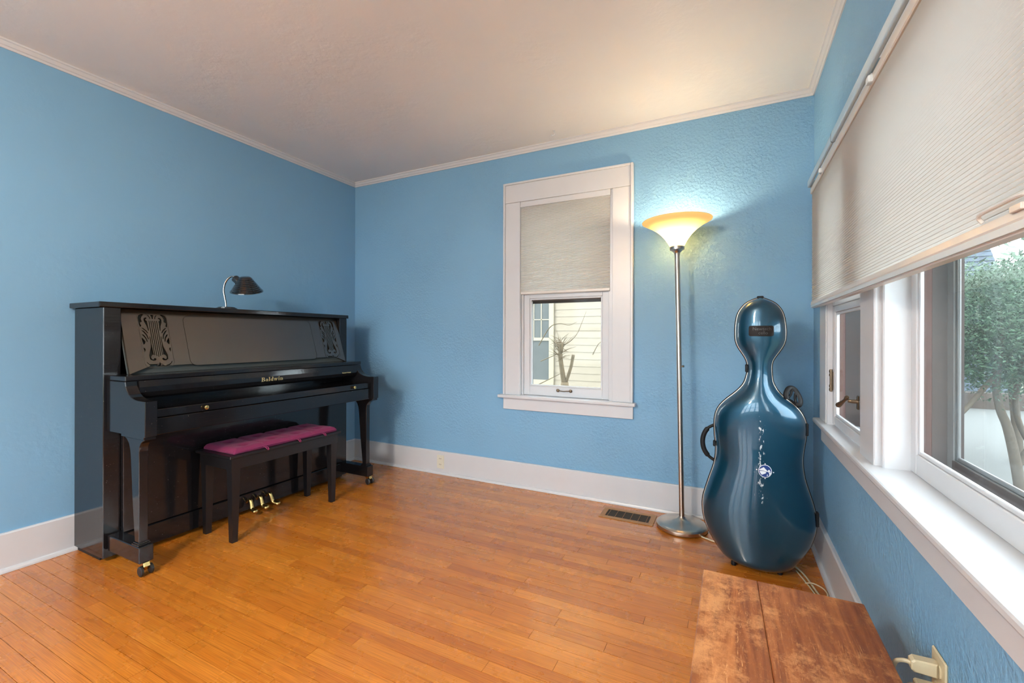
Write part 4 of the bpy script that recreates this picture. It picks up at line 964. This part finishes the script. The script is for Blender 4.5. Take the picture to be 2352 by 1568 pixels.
bush('evergreen_tree', (2.85, 6.95, 1.32), (0.75, 0.45, 0.72), 22000, 0.040, M['leaf'], 'leaning dark evergreen tree close outside the right window', 'tree',
     trunk=[([(2.97, 7.06, -0.8), (2.93, 7.05, -0.5), (2.87, 7.02, -0.14), (2.80, 6.98, 0.16), (2.73, 6.95, 0.36), (2.69, 6.93, 0.65), (2.74, 6.95, 1.2)], 0.055, 0.030),
            ([(2.23, 6.71, 0.20), (2.30, 6.73, 0.27), (2.42, 6.80, 0.40), (2.52, 6.84, 0.54), (2.66, 6.9, 0.72)], 0.020, 0.028),
            ([(2.92, 7.05, -0.28), (2.98, 7.06, -0.14), (3.12, 7.1, 0.1), (3.2, 7.1, 0.5)], 0.035, 0.025),
            ([(3.02, 7.06, -0.05), (2.90, 7.02, 0.25), (2.88, 7.0, 0.55), (2.95, 7.0, 1.0)], 0.030, 0.025)], seed=3)
bush('leafy_shrub', (3.85, 9.6, 1.3), (1.2, 0.7, 0.95), 12000, 0.07, M['leaf'], 'broad green shrub behind the leaning evergreen', 'shrub', seed=5,
     trunk=[([(3.99, 9.6, -0.8), (3.94, 9.6, 0.0), (3.85, 9.6, 1.2)], 0.06, 0.05)])
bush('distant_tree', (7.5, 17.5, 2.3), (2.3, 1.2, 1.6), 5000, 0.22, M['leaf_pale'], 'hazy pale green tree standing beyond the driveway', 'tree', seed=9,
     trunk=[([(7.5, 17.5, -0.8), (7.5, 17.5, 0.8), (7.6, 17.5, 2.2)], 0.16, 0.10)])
struct('retaining_wall', bx(1.0, 16, 16.6, 16.95, -0.8, -0.35), M['hedge'])
struct('garden_wall', bx(11, 11.3, -22, 13, -0.8, 1.5), M['hedge'])
gh = thing('shingled_house', (3.0, 22.2, -0.8), 'blue grey shingled house with curved gable seen past the evergreen', 'house')
k = 22.0 / 14
prof = [(0.6, 4.6), (5.193 - 0.35, 3.72), (5.193, 3.421), (5.332, 3.247), (5.398, 3.002), (5.456, 2.798), (5.585, 2.511), (5.75, 2.30), (5.75, -0.3)]
def gx(z):
    for (xa, za), (xb, zb) in zip(prof, prof[1:]):
        if zb <= z <= za: return xa + (xb - xa) * (za - z) / (za - zb)
    return prof[-1][0]
rows_z = [i * 0.112 - 0.3 for i in range(44)]
core = []
def sc(x, z): return (x * k, 1.165 + (z - 1.165) * k)
for z in rows_z:
    z1 = min(z + 0.112, 4.59)
    if z1 <= z: break
    a = [(-2.0, z), (gx(max(z, -0.29)) , z), (gx(z1), z1), (-2.0, z1)]
    b = nb(); pts = [sc(*p) for p in a]
    va = [b.verts.new((pts[0][0], 22.0, pts[0][1])), b.verts.new((pts[1][0], 22.0, pts[1][1])), b.verts.new((pts[2][0], 22.035, pts[2][1])), b.verts.new((pts[3][0], 22.035, pts[3][1]))]
    vb = [b.verts.new((p[0], 22.2, p[1])) for p in pts]
    b.faces.new(va); b.faces.new(vb[::-1])
    for i in range(4): b.faces.new((va[i], vb[i], vb[(i + 1) % 4], va[(i + 1) % 4]))
    obj('shingle_course', b, M['shingle'], gh)
obj('body', bx(-3.1, 8.9, 22.25, 28, -0.8, 2.4), M['shingle'], gh)
